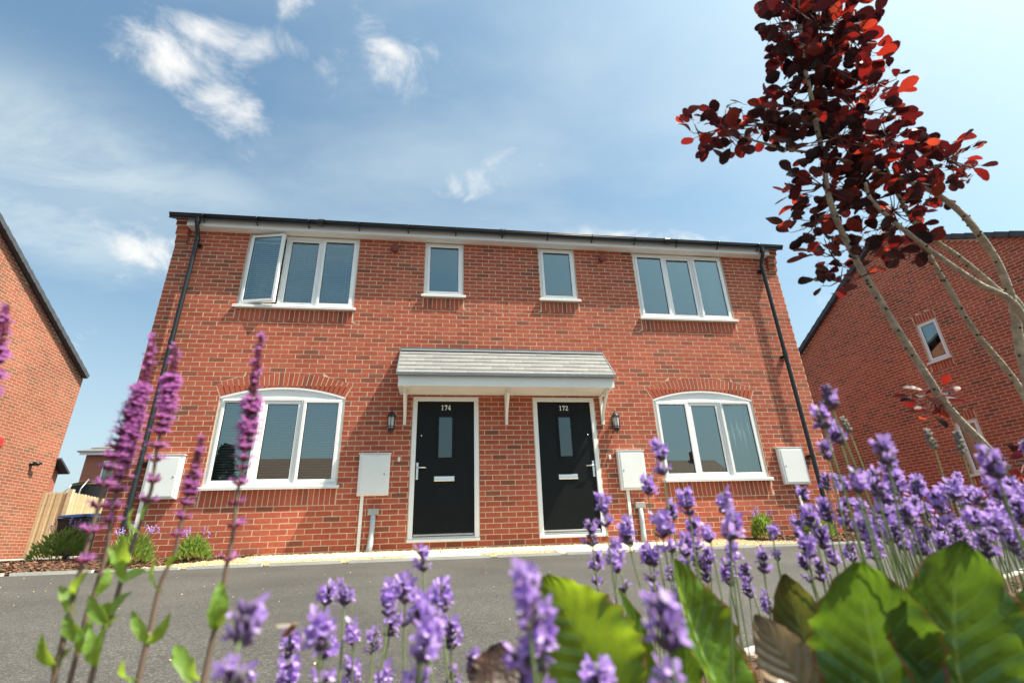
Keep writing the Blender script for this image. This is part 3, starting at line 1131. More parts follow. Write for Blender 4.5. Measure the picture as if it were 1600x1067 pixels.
HOLES = [(a, b, c - .02, 5.05) for a, b, c, d in UP + SM] + [(a, b, c - .02, 2.36) for a, b, c, d in LO] + DO
mb = MB()
wall_with_openings(mb, -HW, HW, HZ0, HTOP + .15, HOLES, 0, .28)
wall = mb.build('front_wall', 'mortar', house)
EXTRA = []
for h in UP:
    EXTRA += soldiers(h[0] - .002, h[1] + .002, 3.415, 3.635)
for h in SM:
    EXTRA += soldiers(h[0] - .002, h[1] + .002, 3.715, 3.935)
for h in LO:
    EXTRA += soldiers(h[0] - .002, h[1] + .002, .630, .850)
    cx = (h[0] + h[1]) / 2
    zc0 = 2.575 - ARCH_R
    rin = (.885 ** 2 + .15 ** 2) / (2 * .15)
    zi0 = 2.335 - rin
    n = 27
    for i in range(n):
        t0, t1 = -1 + 2 * i / n, -1 + 2 * (i + 1) / n
        q = []
        for (t, inset) in ((t0, .005), (t1, -.005)):
            xi = t * .885 + inset
            xo = t * .985 + inset
            q.append(((cx + xi, zi0 + sqrt(rin * rin - xi * xi) + .004), (cx + xo, zc0 + sqrt(ARCH_R ** 2 - xo * xo) - .004)))
        EXTRA.append([q[0][0], q[1][0], q[1][1], q[0][1]])


def hid(x, z):
    if abs(x) < 1.72 and 2.2 < z < 3.03:
        return True
    for a, c in ((-5.0, -4.5), (-2.2, -1.72), (1.7, 2.17), (4.45, 4.97)):
        if a - .25 < x < c and .7 < z < 1.36:
            return True
    return z < .03


brickwork(wall, -HW, HW, HZ0, HTOP, blocked, 'red', 21, CAM, hidden=hid, extra=EXTRA, most=430)

# shell behind the front: side and back walls, floors, roof
mb = MB()
for s in (-1, 1):
    x0, x1 = sorted((s * HW, s * (HW - .28)))
    mb.box(x0, x1, .282, 5.9, HZ0, HTOP)
mb.box(-HW, HW, 5.9, 6.18, HZ0, HTOP)
for s in (-1, 1):
    x0, x1 = sorted((s * HW, s * (HW - .28)))
    mb.quad_mesh([(x, y, z) for x in (x0, x1) for y, z in ((.1, HTOP), (6.1, HTOP), (3.1, HTOP + 1.9))], [(0, 1, 2), (5, 4, 3), (0, 3, 4, 1), (1, 4, 5, 2), (2, 5, 3, 0)])
mb.build('side_wall', 'brick_far', house)
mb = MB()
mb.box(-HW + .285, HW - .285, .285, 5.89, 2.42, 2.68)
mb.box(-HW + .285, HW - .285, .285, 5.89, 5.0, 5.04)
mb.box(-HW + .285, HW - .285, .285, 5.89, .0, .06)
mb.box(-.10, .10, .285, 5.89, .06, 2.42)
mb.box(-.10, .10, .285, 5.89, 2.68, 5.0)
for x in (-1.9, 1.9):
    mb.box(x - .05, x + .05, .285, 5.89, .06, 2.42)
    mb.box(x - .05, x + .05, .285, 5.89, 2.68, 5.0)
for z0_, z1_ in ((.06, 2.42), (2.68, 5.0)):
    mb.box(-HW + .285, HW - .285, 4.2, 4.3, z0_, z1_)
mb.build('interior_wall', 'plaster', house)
mb = MB()
for s in (-1, 1):
    y0, y1 = (-.24, 3.1) if s < 0 else (6.44, 3.1)
    p = [(y0, HTOP + .14), (y1, HTOP + 2.16), (y1, HTOP + 2.06), (y0, HTOP + .04 + .03)]
    mb.quad_mesh([(x, y, z) for x in (-HW - .06, HW + .06) for y, z in p], [(0, 1, 2, 3), (7, 6, 5, 4), (0, 4, 5, 1), (1, 5, 6, 2), (2, 6, 7, 3), (3, 7, 4, 0)])
rf = mb.build('roof', 'roof_tile_dark', house)
# fascia and soffit
mb = MB().box(-5.215, 5.215, -.165, -.145, 5.045, 5.205)
mb.build('fascia', 'upvc', house)
mb = MB().box(-5.215, 5.215, -.1445, .0, 5.052, 5.064)
mb.build('soffit', 'upvc', house)
# brick corbels closing the eaves
for s in (-1, 1):
    me_n = 0
    for i, (zz, yy) in enumerate(((4.775, .03), (4.85, .03), (4.925, .075), (5.0, .075), (5.075, .12), (5.15, .15))):
        x0, x1 = sorted((s * 5.22, s * 5.404))
        b = MB().bevbox(x0 + .002, x1, -yy - .006, -.0065, zz + .005, zz + .07, .004)
        b.build('corbel_brick', 'brick_red_object', wall)
        MB().box(x0 + .006, x1 - .004, -yy + .002, -.0065, zz - .005, zz + .0049).build('corbel_joint', 'mortar', wall)
# gutter
gut = MB()
N = 10
for k in range(N):
    a0, a1 = pi + pi * k / N, pi + pi * (k + 1) / N
    yc, zc_ = -.225, 5.20
    R1, R2 = .058, .053
    q = [(yc + R * cos(a), zc_ + R * sin(a)) for a, R in ((a0, R1), (a1, R1), (a1, R2), (a0, R2))]
    gut.quad_mesh([(x, y, z) for x in (-HW - .05, HW + .05) for y, z in q], [(0, 1, 2, 3), (7, 6, 5, 4), (0, 4, 5, 1), (1, 5, 6, 2), (2, 6, 7, 3), (3, 7, 4, 0)], 0, True)
for s in (-1, 1):
    x = s * (HW + .05)
    gut.quad_mesh([(x, -.225 + .06 * cos(pi + pi * k / N), 5.20 + .06 * sin(pi + pi * k / N)) for k in range(N + 1)], [tuple(range(N + 1))])
gut.tube([(-HW - .05, -.283, 5.200), (HW + .05, -.283, 5.200)], .006, 6)
gut.box(-HW - .04, HW + .04, -.26, -.17, 5.200, 5.222)
go = gut.build('gutter', 'black_plastic', house)
for k in range(13):
    x = -4.95 + k * .825
    b = MB()
    b.tube([(x, -.168, 5.10), (x, -.20, 5.125), (x, -.25, 5.130), (x, -.288, 5.175), (x, -.290, 5.206)], .010, 6)
    b.build('bracket', 'black_plastic', go)
for x in (-3.1, .0, 3.1):
    b = MB()
    b.lathe([(.062, -.05), (.062, .05)], (x, -.225, 5.188), 16, axis=(1, 0, 0))
    b.build('union_clip', 'black_plastic', go)
# downpipes
for s in (-1, 1):
    x = s * 5.03
    b = MB()
    b.tube([(x, -.225, 5.18), (x, -.225, 5.06), (x, -.215, 5.02), (x, -.115, 4.87), (x, -.105, 4.83), (x, -.105, .16), (x, -.13, .06), (x, -.20, .0)], .034, 12)
    b.lathe([(.041, 0), (.041, .07)], (x, -.105, 2.98), 12)
    b.lathe([(.041, 0), (.041, .06)], (x, -.105, 4.78), 12)
    b.lathe([(.043, 0), (.040, .09)], (x, -.225, 5.06), 12)
    dp = b.build('downpipe', 'black_plastic', house)
    for z in (4.72, 2.95, 1.2):
        c = MB()
        c.box(x - .055, x + .055, -.075, -.008, z, z + .035)
        c.lathe([(.038, 0), (.038, .035)], (x, -.105, z), 12)
        c.build('bracket', 'black_plastic', dp)
# windows
window(house, *UP[0][:2], 3.69, 5.044, 'cfc', opened=(0, -.19), handles={2: -1}, vents=(0,))
window(house, *UP[1][:2], 3.69, 5.044, 'cfc', handles={0: 1}, vents=(2,))
window(house, *SM[0][:2], 3.99, 5.044, 'c', handles={0: -1})
window(house, *SM[1][:2], 3.99, 5.044, 'c', handles={0: 1})
for k, h in enumerate(LO):
    w_ = window(house, h[0], h[1], .895, 2.185, 'cfc', vents=(0,) if k == 0 else (2,))
    cx = (h[0] + h[1]) / 2
    rin = (.885 ** 2 + .15 ** 2) / (2 * .15)
    pts = [(cx - .883 + i * 1.766 / 20, 2.334 - rin + sqrt(rin * rin - (-.883 + i * 1.766 / 20) ** 2)) for i in range(21)]
    b = MB()
    b.prism([(cx - .883, 2.186)] + pts + [(cx + .883, 2.186)], .02, .07)
    for (p, q) in zip(pts, pts[1:]):
        b.prism([(p[0], p[1] - .028), (q[0], q[1] - .028), q, p], -.002, .0195)
    b.build('arch_panel', 'upvc', w_)
front_door(house, *DO[0], '174', -1)
front_door(house, *DO[1], '172', 1)

# canopy over the doors
b = MB()
CX = 1.665
b.box(-CX + .02, CX - .02, -.495, -.475, 2.225, 2.385)                # fascia
b.box(-CX + .02, CX - .02, -.4745, -.008, 2.232, 2.246)               # soffit
for s in (-1, 1):
    x0, x1 = sorted((s * (CX - .02), s * (CX - .045)))
    b.quad_mesh([(x, y, z) for x in (x0, x1) for y, z in ((-.4745, 2.225), (-.008, 2.225), (-.008, 2.91), (-.4745, 2.385))],
                [(0, 1, 2, 3), (7, 6, 5, 4), (0, 4, 5, 1), (1, 5, 6, 2), (2, 6, 7, 3), (3, 7, 4, 0)])
can = b.build('canopy', 'white_paint', house)
A, B = Vector((0, -.525, 2.395)), Vector((0, -.012, 2.965))
sd = (B - A).normalized()
sn = Vector((1, 0, 0)).cross(sd)
sn = sn if sn.z > 0 else -sn
b = MB()
b.obox((A + B) / 2 - sn * .012, ((1, 0, 0), sd, sn), (CX - .01, (B - A).length / 2 - .01, .008))
b.build('roof_board', 'lead_grey', can)
rows, per = 6, 13
ex = ((B - A).length - .02) / rows
tw = 2 * CX / per
tm = MB()
tilt = Matrix.Rotation(-.065, 3, 'X')
tm.obox((0, 0, 0), ((1, 0, 0), tilt @ sd, tilt @ sn), (tw / 2 - .0012, ex * .56, .006))
tme = tm.mesh('tile', ['canopy_tile'])
half = MB().obox((0, 0, 0), ((1, 0, 0), tilt @ sd, tilt @ sn), (tw / 4 - .0012, ex * .56, .006)).mesh('tile', ['canopy_tile'])
for r_ in range(rows):
    c = A + sd * (ex * (r_ + .52)) + sn * .012
    if r_ % 2 == 0:
        for k in range(per):
            place('tile', tme, can, (-CX + tw * (k + .5), c.y + rng.uniform(-.001, .001), c.z + rng.uniform(-.002, .002)))
    else:
        for k in range(per - 1):
            place('tile', tme, can, (-CX + tw * (k + 1), c.y + rng.uniform(-.001, .001), c.z + rng.uniform(-.002, .002)))
        for s in (-1, 1):
            place('tile', half, can, (s * (CX - tw / 4), c.y, c.z))
b = MB()
b.box(-CX - .01, CX + .01, -.548, -.520, 2.375, 2.420)
b.build('drip_edge', 'lead_grey', can)
b = MB()
b.box(-CX - .008, CX + .008, -.030, -.007, 2.955, 3.015)
b.quad_mesh([(x, y, z) for x in (-CX - .008, CX + .008) for y, z in ((-.030, 2.990), (-.075, 2.955), (-.078, 2.945), (-.030, 2.960))],
            [(0, 1, 2, 3), (7, 6, 5, 4), (0, 4, 5, 1), (1, 5, 6, 2), (2, 6, 7, 3), (3, 7, 4, 0)])
fl = b.build('flashing', 'lead_grey', can)
for x in (-.72, .0, .72):
    MB().box(x - .02, x + .02, -.040, -.030, 2.965, 3.0).build('clip', 'lead_grey', fl)
for s in (-1, 1):                                    # verge strips
    b = MB()
    x0 = s * (CX + .004)
    b.obox(((A + B) / 2) + Vector((x0, 0, 0)) + sn * .005, ((1, 0, 0), sd, sn), (.008, (B - A).length / 2, .022))
    b.build('verge_strip', 'lead_grey', can)
for x in (-1.555, 0, 1.555):                         # gallows brackets
    b = MB()
    w = .021
    b.box(x - w, x + w, -.060, -.008, 1.755, 2.231)
    b.box(x - w, x + w, -.42, -.060, 2.190, 2.231)
    seg = 8
    for i in range(seg):
        t0, t1 = i / seg, (i + 1) / seg
        f0 = (-.060 - .30 * t0 ** 1.6, 1.86 + .33 * t0)
        f1 = (-.060 - .30 * t1 ** 1.6, 1.86 + .33 * t1)
        b.quad_mesh([(xx, y, z) for xx in (x - w * .9, x + w * .9) for y, z in (f0, (f0[0] - .012, f0[1] - .045), (f1[0] - .012, f1[1] - .045), f1)],
                    [(0, 1, 2, 3), (7, 6, 5, 4), (0, 4, 5, 1), (1, 5, 6, 2), (2, 6, 7, 3), (3, 7, 4, 0)])
    b.build('canopy_bracket', 'white_paint', can)

# lanterns
for s in (-1, 1):
    x = s * 1.745
    y = -.105
    b = MB()
    b.bevbox(x - .035, x + .035, -.022, -.007, 1.70, 1.88, .006)
    b.lathe([(0, .385), (.006, .375), (.012, .36), (.006, .345), (.014, .335), (.030, .325), (.048, .30), (.062, .285), (.066, .272), (.058, .268)], (x, y, 1.595), 12)
    b.lathe([(0, -.008), (.006, .0), (.011, .012), (.006, .022), (.020, .034), (.040, .052), (.048, .075), (.050, .085), (.040, .088)], (x, y, 1.595), 12)
    for k in range(6):
        a = pi / 6 + k * pi / 3
        b.tube([(x + .047 * cos(a), y + .047 * sin(a), 1.678), (x + .057 * cos(a), y + .057 * sin(a), 1.866)], .0055, 5)
    for zz, rr in ((1.70, .050), (1.845, .057)):
        b.lathe([(rr, 0), (rr + .004, .006), (rr, .012)], (x, y, zz), 6, phase=pi / 6)
    b.box(x - .012, x + .012, y + .03, -.022, 1.855, 1.875)
    b.box(x - .012, x + .012, y + .02, -.022, 1.665, 1.685)
    ln = b.build('wall_lantern', 'black_iron', house)
    g_ = MB().lathe([(.043, 0), (.053, .19)], (x, y, 1.678), 6, smooth=False, phase=pi / 6)
    g_.build('glass', 'lantern_glass', ln)
    g_ = MB().lathe([(0, .10), (.014, .095), (.02, .06), (.012, .02), (.012, 0)], (x, y, 1.68), 10)
    g_.build('bulb', 'box_white', ln)
    b = MB().bevbox(s * 1.61 - .017, s * 1.61 + .017, -.028, -.007, 1.21, 1.275, .005)
    b.build('doorbell', 'meter_white', house)
    b = MB()
    b.lathe([(0, .025), (.03, .03), (.052, .02), (.058, 0), (.058, -.02)], (s * 1.87, -.012, 4.865), 14, axis=(0, -1, 0))
    b.lathe([(.058, .018), (.075, .055), (.062, .075), (0, .062)], (s * 1.87, -.012, 4.865), 14, axis=(0, -1, 0))
    b.build('vent_cowl', 'terracotta', house)
# meter cupboards
meter_box(house, -4.96, -4.52, .745, 1.325, 0, -4.93, 1)
meter_box(house, -2.165, -1.73, .735, 1.315, 0, -2.09, 1)
meter_box(house, 1.72, 2.15, .740, 1.325, 0, 1.83, -1)
meter_box(house, 4.46, 4.91, .775, 1.355, 0, 4.68, -1)
for s, x in ((-1, -1.92), (1, 1.99)):
    b = MB().bevbox(x - .075, x + .075, -.075, -.008, .475, .56, .006)
    hk = b.build('hockey_stick', 'grey_plastic', house)
    b = MB()
    b.tube([(x, -.045, .475), (x, -.045, .28), (x - .008, -.060, .10), (x - .03, -.10, -.06)], [.036, .036, .040, .042], 10)
    b.build('duct', 'grey_duct', hk)


# blinds, curtains inside
def blind(x0, x1, z0, z1, label, tilt=.75):
    root = tag(empty('venetian_blind', ((x0 + x1) / 2, .125, z0)), label, 'blind', 'venetian blinds behind the left-hand windows')
    w = (x1 - x0) / 2
    MB().box(-w, w, -.018, .018, z1 - z0 - .03, z1 - z0).build('head_rail', 'blind', root)
    me = MB().obox((0, 0, 0), ((1, 0, 0), (0, cos(tilt), sin(tilt)), (0, -sin(tilt), cos(tilt))), (w, .022, .0006)).mesh('slat', ['blind'])
    z = .02
    while z < z1 - z0 - .04:
        place('slat', me, root, (0, 0, z))
        z += .038
    c = MB()
    for x in (-w * .8, 0, w * .8):
        c.tube([(x, -.024, 0), (x, -.024, z1 - z0)], .0012, 4)
    c.build('cord', 'blind', root)


blind(-4.25, -2.50, 3.70, 4.97, 'grey slatted blind behind the upstairs window with the open sash')
blind(-4.22, -2.48, .90, 2.18, 'grey slatted blind behind the arched window left of door 174')


def curtain(name, x0, x1, z0, z1, y, m, label, folds):
    b = MB()
    n = folds * 8
    v = []
    for i in range(n + 1):
        t = i / n
        yy = y + .028 * sin(t * folds * 2 * pi) + .01 * sin(t * 17)
        v += [(x0 + (x1 - x0) * t - (x0 + x1) / 2, yy - y, 0), (x0 + (x1 - x0) * t * .98 - (x0 + x1) / 2, yy * .8 - y * .8, z1 - z0)]
    b.quad_mesh(v, [(2 * i, 2 * i + 2, 2 * i + 3, 2 * i + 1) for i in range(n)], 0, True)
    o = b.build(name, m, None, ((x0 + x1) / 2, y, z0))
    md = o.modifiers.new('solid', 'SOLIDIFY')
    md.thickness = .003
    return tag(o, label, 'curtain')


curtain('curtain', 3.72, 4.22, .88, 2.2, .20, 'curtain_grey', 'grey curtain at the right end of the arched window right of door 172', 5)
curtain('curtain', 3.95, 4.24, 3.66, 4.98, .20, 'curtain_blue', 'blue-grey curtain at the right end of the upper right window', 3)
curtain('curtain', -4.24, -3.95, 3.66, 4.98, .24, 'curtain_grey', 'pale curtain behind the opened upstairs sash', 3)
b = MB()
b.bevbox(-.06, .06, -.05, .05, 0, .17, .004)
b.box(-.075, .075, -.06, .06, .0, .03)
tag(b.build('ornament_box', 'box_white', None, (3.37, .20, 3.692)), 'small white box standing on the sill of the upper right window', 'box')


# ------------------------------------------------------------------ neighbouring houses with their gables to us
def gable_house(root, hw, eave, rise, depth, colour, seed, label, holes=(), cam_w=None, mortar='mortar', vis=None):
    tag(root, label, 'house')
    slope = rise / hw
    b = MB()
    wall_with_openings(b, -hw, hw, -.3, eave, [h for h in holes], 0, .25)
    b.prism([(-hw, eave), (hw, eave), (0, eave + rise)], 0, .25)
    wl = b.build('gable_wall', mortar, root)
    bl_ = list(holes)

    def blk(z):
        o = []
        for h in bl_:
            o.append((h[0], h[1]) if h[2] < z < h[3] else ((h[0] - .01, h[1] + .01) if (h[2] - .24 < z <= h[2] or h[3] <= z < h[3] + .235) else (0, 0)))
        return o
    ex_ = []
    for h in bl_:
        ex_ += soldiers(h[0], h[1], h[3] + .008, h[3] + .225) + soldiers(h[0], h[1], h[2] - .235, h[2] - .02)
    z0 = -.3
    cl = root.matrix_basis.inverted() @ CAM
    brickwork(wl, -hw, hw, z0, z0 + .075 * int((eave + rise - z0) / .075), blk, colour, seed, cl,
              top=lambda x: eave + rise - abs(x) * slope + .03, hidden=lambda x, z: not vis(x, z) if vis else False, extra=ex_)
    s_ = MB()
    for s in (-1, 1):
        x0, x1 = sorted((s * hw, s * (hw - .25)))
        s_.box(x0, x1, .2502, depth, -.3, eave)
    s_.box(-hw + .25, hw - .25, depth - .25, depth - .002, -.3, eave)
    s_.build('side_wall', 'brick_far', root)
    i_ = MB()
    i_.box(-hw + .26, hw - .26, .8, .9, 0, eave)
    i_.build('interior_wall', 'dim_room', root)
    r_ = MB()
    L = sqrt(hw * hw + rise * rise)
    for s in (-1, 1):
        d = Vector((s * hw, 0, -rise)).normalized()
        nn = Vector((s * rise, 0, hw)).normalized()
        c = Vector((0, 0, eave + rise)) + d * (L / 2 - .03) + nn * .06
        r_.obox(c + Vector((0, depth / 2 - .03, 0)), (d, (0, 1, 0), nn), (L / 2 - .03, depth / 2 + .08, .045))
    ro = r_.build('roof', 'roof_tile_dark', root)
    n = int((L - .27) / .29)
    for s in (-1, 1):
        d = Vector((s * hw, 0, -rise)).normalized()
        nn = Vector((s * rise, 0, hw)).normalized()
        tl = (d * 1 - nn * .05).normalized()
        me = MB().obox((0, 0, 0), (tl, (0, 1, 0), tl.cross(Vector((0, 1, 0)))), (.155, .05, .06)).mesh('verge_cap', ['roof_tile_dark'])
        for k in range(n + 1):
            c = Vector((0, 0, eave + rise)) + d * (.14 + k * .29) + nn * (.058)
            place('verge_cap', me, ro, (c.x, -.10, c.z))
    return wl


lh = empty('neighbour_house', (-11.3, 3.0, 0))
lh.rotation_euler.z = pi / 2
bpy.context.view_layer.update()
lw = gable_house(lh, 4.6, 4.90, 2.61, 9, 'orange', 31, 'sunlit orange-brick gable end of the house at the left edge', (), None, 'mortar_tan',
                 vis=lambda x, z: x > -.3 and z > .1)
b = MB()
b.lathe([(0, .0), (.055, .0), (.055, .03), (.04, .03), (.04, .10)], (3.76, 0, 2.38), 12, axis=(0, -1, 0))
b.tube([(3.76, -.06, 2.39), (3.76, -.12, 2.39), (3.79, -.15, 2.39), (3.87, -.16, 2.41)], [.045, .05, .05, .03], 10)
b.build('flue', 'black_plastic', lh)
b = MB()
b.bevbox(2.42, 2.69, -.05, -.008, 2.60, 2.80, .01)
b.build('alarm_box', 'alarm_red', lh)
b = MB()                                              # rear lean-to
b.prism([(4.61, -.1), (4.97, -.1), (4.97, 2.33), (4.61, 2.58)], .12, 3)
b.build('lean_to', 'brick_far', lh)
b = MB()
b.bar((4.58, 1.5, 2.66), (5.07, 1.5, 2.33), 3.2, .05, up=(0, 0, 1))
b.build('lean_to_roof', 'roof_tile_dark', lh)

rh = empty('neighbour_house', (10.93, 2.58, 0))
rh.rotation_euler.z = radians(-83)
bpy.context.view_layer.update()
RHOLES = [(.19, .68, 3.85, 4.89), (.19, .68, 1.16, 2.36)]
rw = gable_house(rh, 4.0, 5.05, 2.5, 9, 'red', 32, 'shaded red-brick gable end of the house behind the smoke tree', RHOLES, None, 'mortar',
                 vis=lambda x, z: -3.4 < x < 2.4 and z > 1.0)
for h in RHOLES:
    wn_ = window(rh, h[0], h[1], h[2] + .02, h[3], 'c', y=.03)
    MB().box(h[0], h[0] + .22, .16, .17, h[2], h[3]).build('net_curtain', 'curtain_blue', wn_)

# ------------------------------------------------------------------ beyond the gap on the left
fence = tag(empty('timber_fence', (-10.65, 7.5, .15)), 'pale closeboard timber fence with post beside the left-hand house', 'fence')
bm_ = MB().box(-.05, .05, -.009, .009, 0, 1.62).mesh('board', ['timber'])
bm2 = MB().box(-.05, .05, -.007, .007, 0, 1.60).mesh('board', ['timber'])
for k in range(7):
    o = place('board', bm_ if k % 2 else bm2, fence, (-.62 + k * .088, -.01 + (.014 if k % 2 else 0), rng.uniform(-.008, .008)))
MB().box(-.05, .05, -.05, .05, -.3, 1.68).build('post', 'timber_post', fence)
d = Vector((-.13, 1.0, 0)).normalized()
ang = atan2(d.y, d.x)
for k in range(46):
    q = d * (.10 + k * .088)
    o = place('board', bm_ if k % 2 else bm2, fence, (q.x + (.014 if k % 2 else 0), q.y, rng.uniform(-.008, .008)))
    o.rotation_euler.z = ang
for z in (.25, .85, 1.45):
    MB().box(-.66, -.05, .012, .06, z, z + .08).build('rail', 'timber_post', fence)
    b = MB()
    b.bar(Vector((-.04, .05, z + .04)), Vector((-.04, 0, z + .04)) + d * 4.1, .05, .08)
    b.build('rail', 'timber_post', fence)

wb = tag(empty('wheelie_bin', (-8.98, 5.5, .11)), 'black wheelie bin with a blue lid in front of the timber fence', 'bin')
b = MB()
v = []
for z, w, dd in ((.06, .22, .26), (.76, .265, .33), (.79, .28, .35), (.82, .28, .35)):
    v += [(-w, -dd, z), (w, -dd, z), (w, dd, z), (-w, dd, z)]
f = [(3, 2, 1, 0)]
for i in range(3):
    for k in range(4):
        f.append((i * 4 + k, i * 4 + (k + 1) % 4, i * 4 + 4 + (k + 1) % 4, i * 4 + 4 + k))
b.quad_mesh(v, f + [(12, 13, 14, 15)])
b.build('body', 'bin_black', wb)
b = MB()
b.quad_mesh([(-.29, -.37, .835), (.29, -.37, .84), (.29, .36, .835), (-.29, .36, .835), (-.27, -.34, .88), (.27, -.34, .90), (.25, .30, .96), (-.25, .30, .96)],
            [(3, 2, 1, 0), (0, 1, 5, 4), (1, 2, 6, 5), (2, 3, 7, 6), (3, 0, 4, 7), (4, 5, 6, 7)])
b.tube([(-.25, .40, .86), (.25, .40, .86)], .018, 8)
b.build('lid', 'bin_blue', wb)
for s in (-1, 1):
    MB().lathe([(0, -.025), (.09, -.025), (.10, 0), (.09, .025), (0, .025)], (s * .25, .24, .0), 16, axis=(1, 0, 0)).build('wheel', 'black_plastic', wb)

tr_ = tag(empty('trampoline', (-12.6, 13.2, .25)), 'garden trampoline with dark safety net and yellow rim above the fence', 'trampoline')
n = 24
R_ = 1.5
b = MB()
b.tube([(R_ * cos(2 * pi * k / n), R_ * sin(2 * pi * k / n), .85) for k in range(n + 1)], .03, 6, caps=False)
b.build('frame', 'steel', tr_)
b = MB().lathe([(0, .82), (R_ - .2, .82)], (0, 0, 0), n)
b.build('mat', 'tramp_net', tr_)
b = MB().lathe([(R_ - .02, 1.75), (R_, 2.36)], (0, 0, 0), n)
b.build('net', 'tramp_net', tr_)
b = MB().lathe([(R_ + .005, 2.27), (R_ + .008, 2.32)], (0, 0, 0), n)
b.build('rim_pad', 'tramp_pad', tr_)
for k in range(6):
    a = 2 * pi * k / 6 + .3
    c, s = cos(a), sin(a)
    b = MB()
    b.tube([(R_ * c, R_ * s, 0), (R_ * c, R_ * s, .9), ((R_ + .28) * c, (R_ + .28) * s, 1.5), ((R_ + .22) * c, (R_ + .22) * s, 2.1), ((R_ + .02) * c, (R_ + .02) * s, 2.43)], .024, 8)
    b.build('pole', 'steel', tr_)

fh = tag(empty('far_house', (-13.6, 24.0, .3)), 'distant brick house with hipped grey tiled roof above the trampoline', 'house')
b = MB()
holes_f = [(-4.05, -3.45, 3.4, 4.45), (-1.5, -.4, 3.4, 4.45), (1.5, 2.6, 3.4, 4.45), (-3.9, -2.6, .9, 2.2), (1.2, 2.5, .9, 2.2)]
wall_with_openings(b, -4.9, 4.9, -.3, 4.75, holes_f, -4, -3.75)
b.box(-4.9, -4.65, -3.749, 4, -.3, 4.75)
b.box(4.65, 4.9, -3.749, 4, -.3, 4.75)
b.box(-4.64, 4.64, 3.75, 4, -.3, 4.75)
b.build('wall', 'brick_far', fh)
for h in holes_f:
    f_ = MB()
    for q in ((h[0], h[1], h[3] - .06, h[3]), (h[0], h[1], h[2], h[2] + .06), (h[0], h[0] + .06, h[2] + .06, h[3] - .06), (h[1] - .06, h[1], h[2] + .06, h[3] - .06)):
        f_.box(q[0], q[1], -3.98, -3.90, q[2], q[3])
    wf = f_.build('window', 'upvc', fh)
    MB().quad_mesh([(h[0], -3.93, h[2]), (h[1], -3.93, h[2]), (h[1], -3.93, h[3]), (h[0], -3.93, h[3])], [(0, 1, 2, 3)]).build('pane', 'glass', wf)
b = MB().box(-4.6, 4.6, -3.2, -3.1, 0, 4.7)
b.build('interior_wall', 'plaster', fh)
MB().box(-5.1, 5.1, -4.22, -4.2, 4.70, 4.86).build('fascia', 'upvc', fh)
b = MB()
nr = 11
for k in range(nr):                                   # tile courses step up the hips
    t0, t1 = k / nr, (k + 1.05) / nr
    x0, y0, z0 = 5.2 - 4.0 * t0, 4.3 - 4.2 * t0, 4.84 + 2.3 * t0
    x1, y1, z1 = 5.2 - 4.0 * t1, 4.3 - 4.2 * t1, 4.84 + 2.3 * t1 - .0
    lift = .05
    b.quad_mesh([(-x0, -y0, z0), (x0, -y0, z0), (x0, y0, z0), (-x0, y0, z0), (-x0, -y0, z0 + lift), (x0, -y0, z0 + lift), (x0, y0, z0 + lift), (-x0, y0, z0 + lift),
                 (-x1, -y1, z1), (x1, -y1, z1), (x1, y1, z1), (-x1, y1, z1)],
                [(0, 1, 5, 4), (1, 2, 6, 5), (2, 3, 7, 6), (3, 0, 4, 7), (4, 5, 9, 8), (5, 6, 10, 9), (6, 7, 11, 10), (7, 4, 8, 11)] + ([(8, 9, 10, 11)] if k == nr - 1 else []))
b.build('roof', 'roof_tile_grey', fh)


# ------------------------------------------------------------------ across the road (seen mirrored in the windows)
def opposite(x, y, label, hw=4.2):
    r = tag(empty('opposite_house', (x, y, -.5)), label, 'house')
    b = MB()
    b.box(-hw, hw, -4, 4, 0, 4.9)
    b.quad_mesh([(xx, yy, zz) for xx in (-hw, hw) for yy, zz in ((-4, 4.9), (4, 4.9), (0, 7.4))], [(0, 1, 2), (5, 4, 3), (0, 3, 4, 1), (1, 4, 5, 2), (2, 5, 3, 0)])
    b.build('wall', 'brick_far', r)
    b = MB()
    for s in (-1, 1):
        d = Vector((0, s * 4, -2.5)).normalized()
        nn = Vector((0, s * 2.5, 4)).normalized()
        b.obox(Vector((0, 0, 7.4)) + d * 2.45 + nn * .06, ((1, 0, 0), d, nn), (hw + .15, 2.5, .05))
    ro = b.build('roof', 'roof_tile_brown', r)
    MB().box(hw * .5, hw * .5 + .6, -.4, .4, 6.6, 8.3).build('chimney', 'brick_far', ro)
    for x_ in (-2.4, 1.2):
        for z_ in (.9, 3.4):
            f_ = MB().box(x_, x_ + 1.3, 4.0, 4.06, z_, z_ + 1.2)
            wf = f_.build('window', 'upvc', r)
            MB().box(x_ + .07, x_ + 1.23, 4.061, 4.07, z_ + .07, z_ + 1.13).build('pane', 'black_plastic', wf)
    MB().box(-.3, .65, 4.0, 4.05, .1, 2.2).build('door', 'black_door', r)


opposite(-10.5, -33, 'brown-roofed house mirrored in the arched window left of door 174')
opposite(20, -36, 'brown-roofed house mirrored in the arched window right of door 172')
cf = tag(empty('conifer_tree', (-13.2, -23, -.5)), 'dark conifer mirrored at the left of the arched window by door 174', 'tree')
MB().tube([(0, 0, 0), (0, 0, 5.5)], [.16, .03], 8).build('trunk', 'bark', cf)
b = MB()
r = random.Random(77)
for k in range(2600):
    h_ = r.uniform(.4, 6.6)
    a = r.uniform(0, 6.28)
    rad = (6.8 - h_) * .27 * sqrt(r.random()) * r.uniform(.8, 1.1)
    p = Vector((rad * cos(a), rad * sin(a), h_))
    dd = Vector((cos(a), sin(a), r.uniform(-.6, .3))).normalized()
    sd_ = dd.orthogonal().normalized() * .07
    b.quad_mesh([p - sd_, p + sd_, p + dd * .35 + sd_ * .2, p + dd * .35 - sd_ * .2], [(0, 1, 2, 3)])
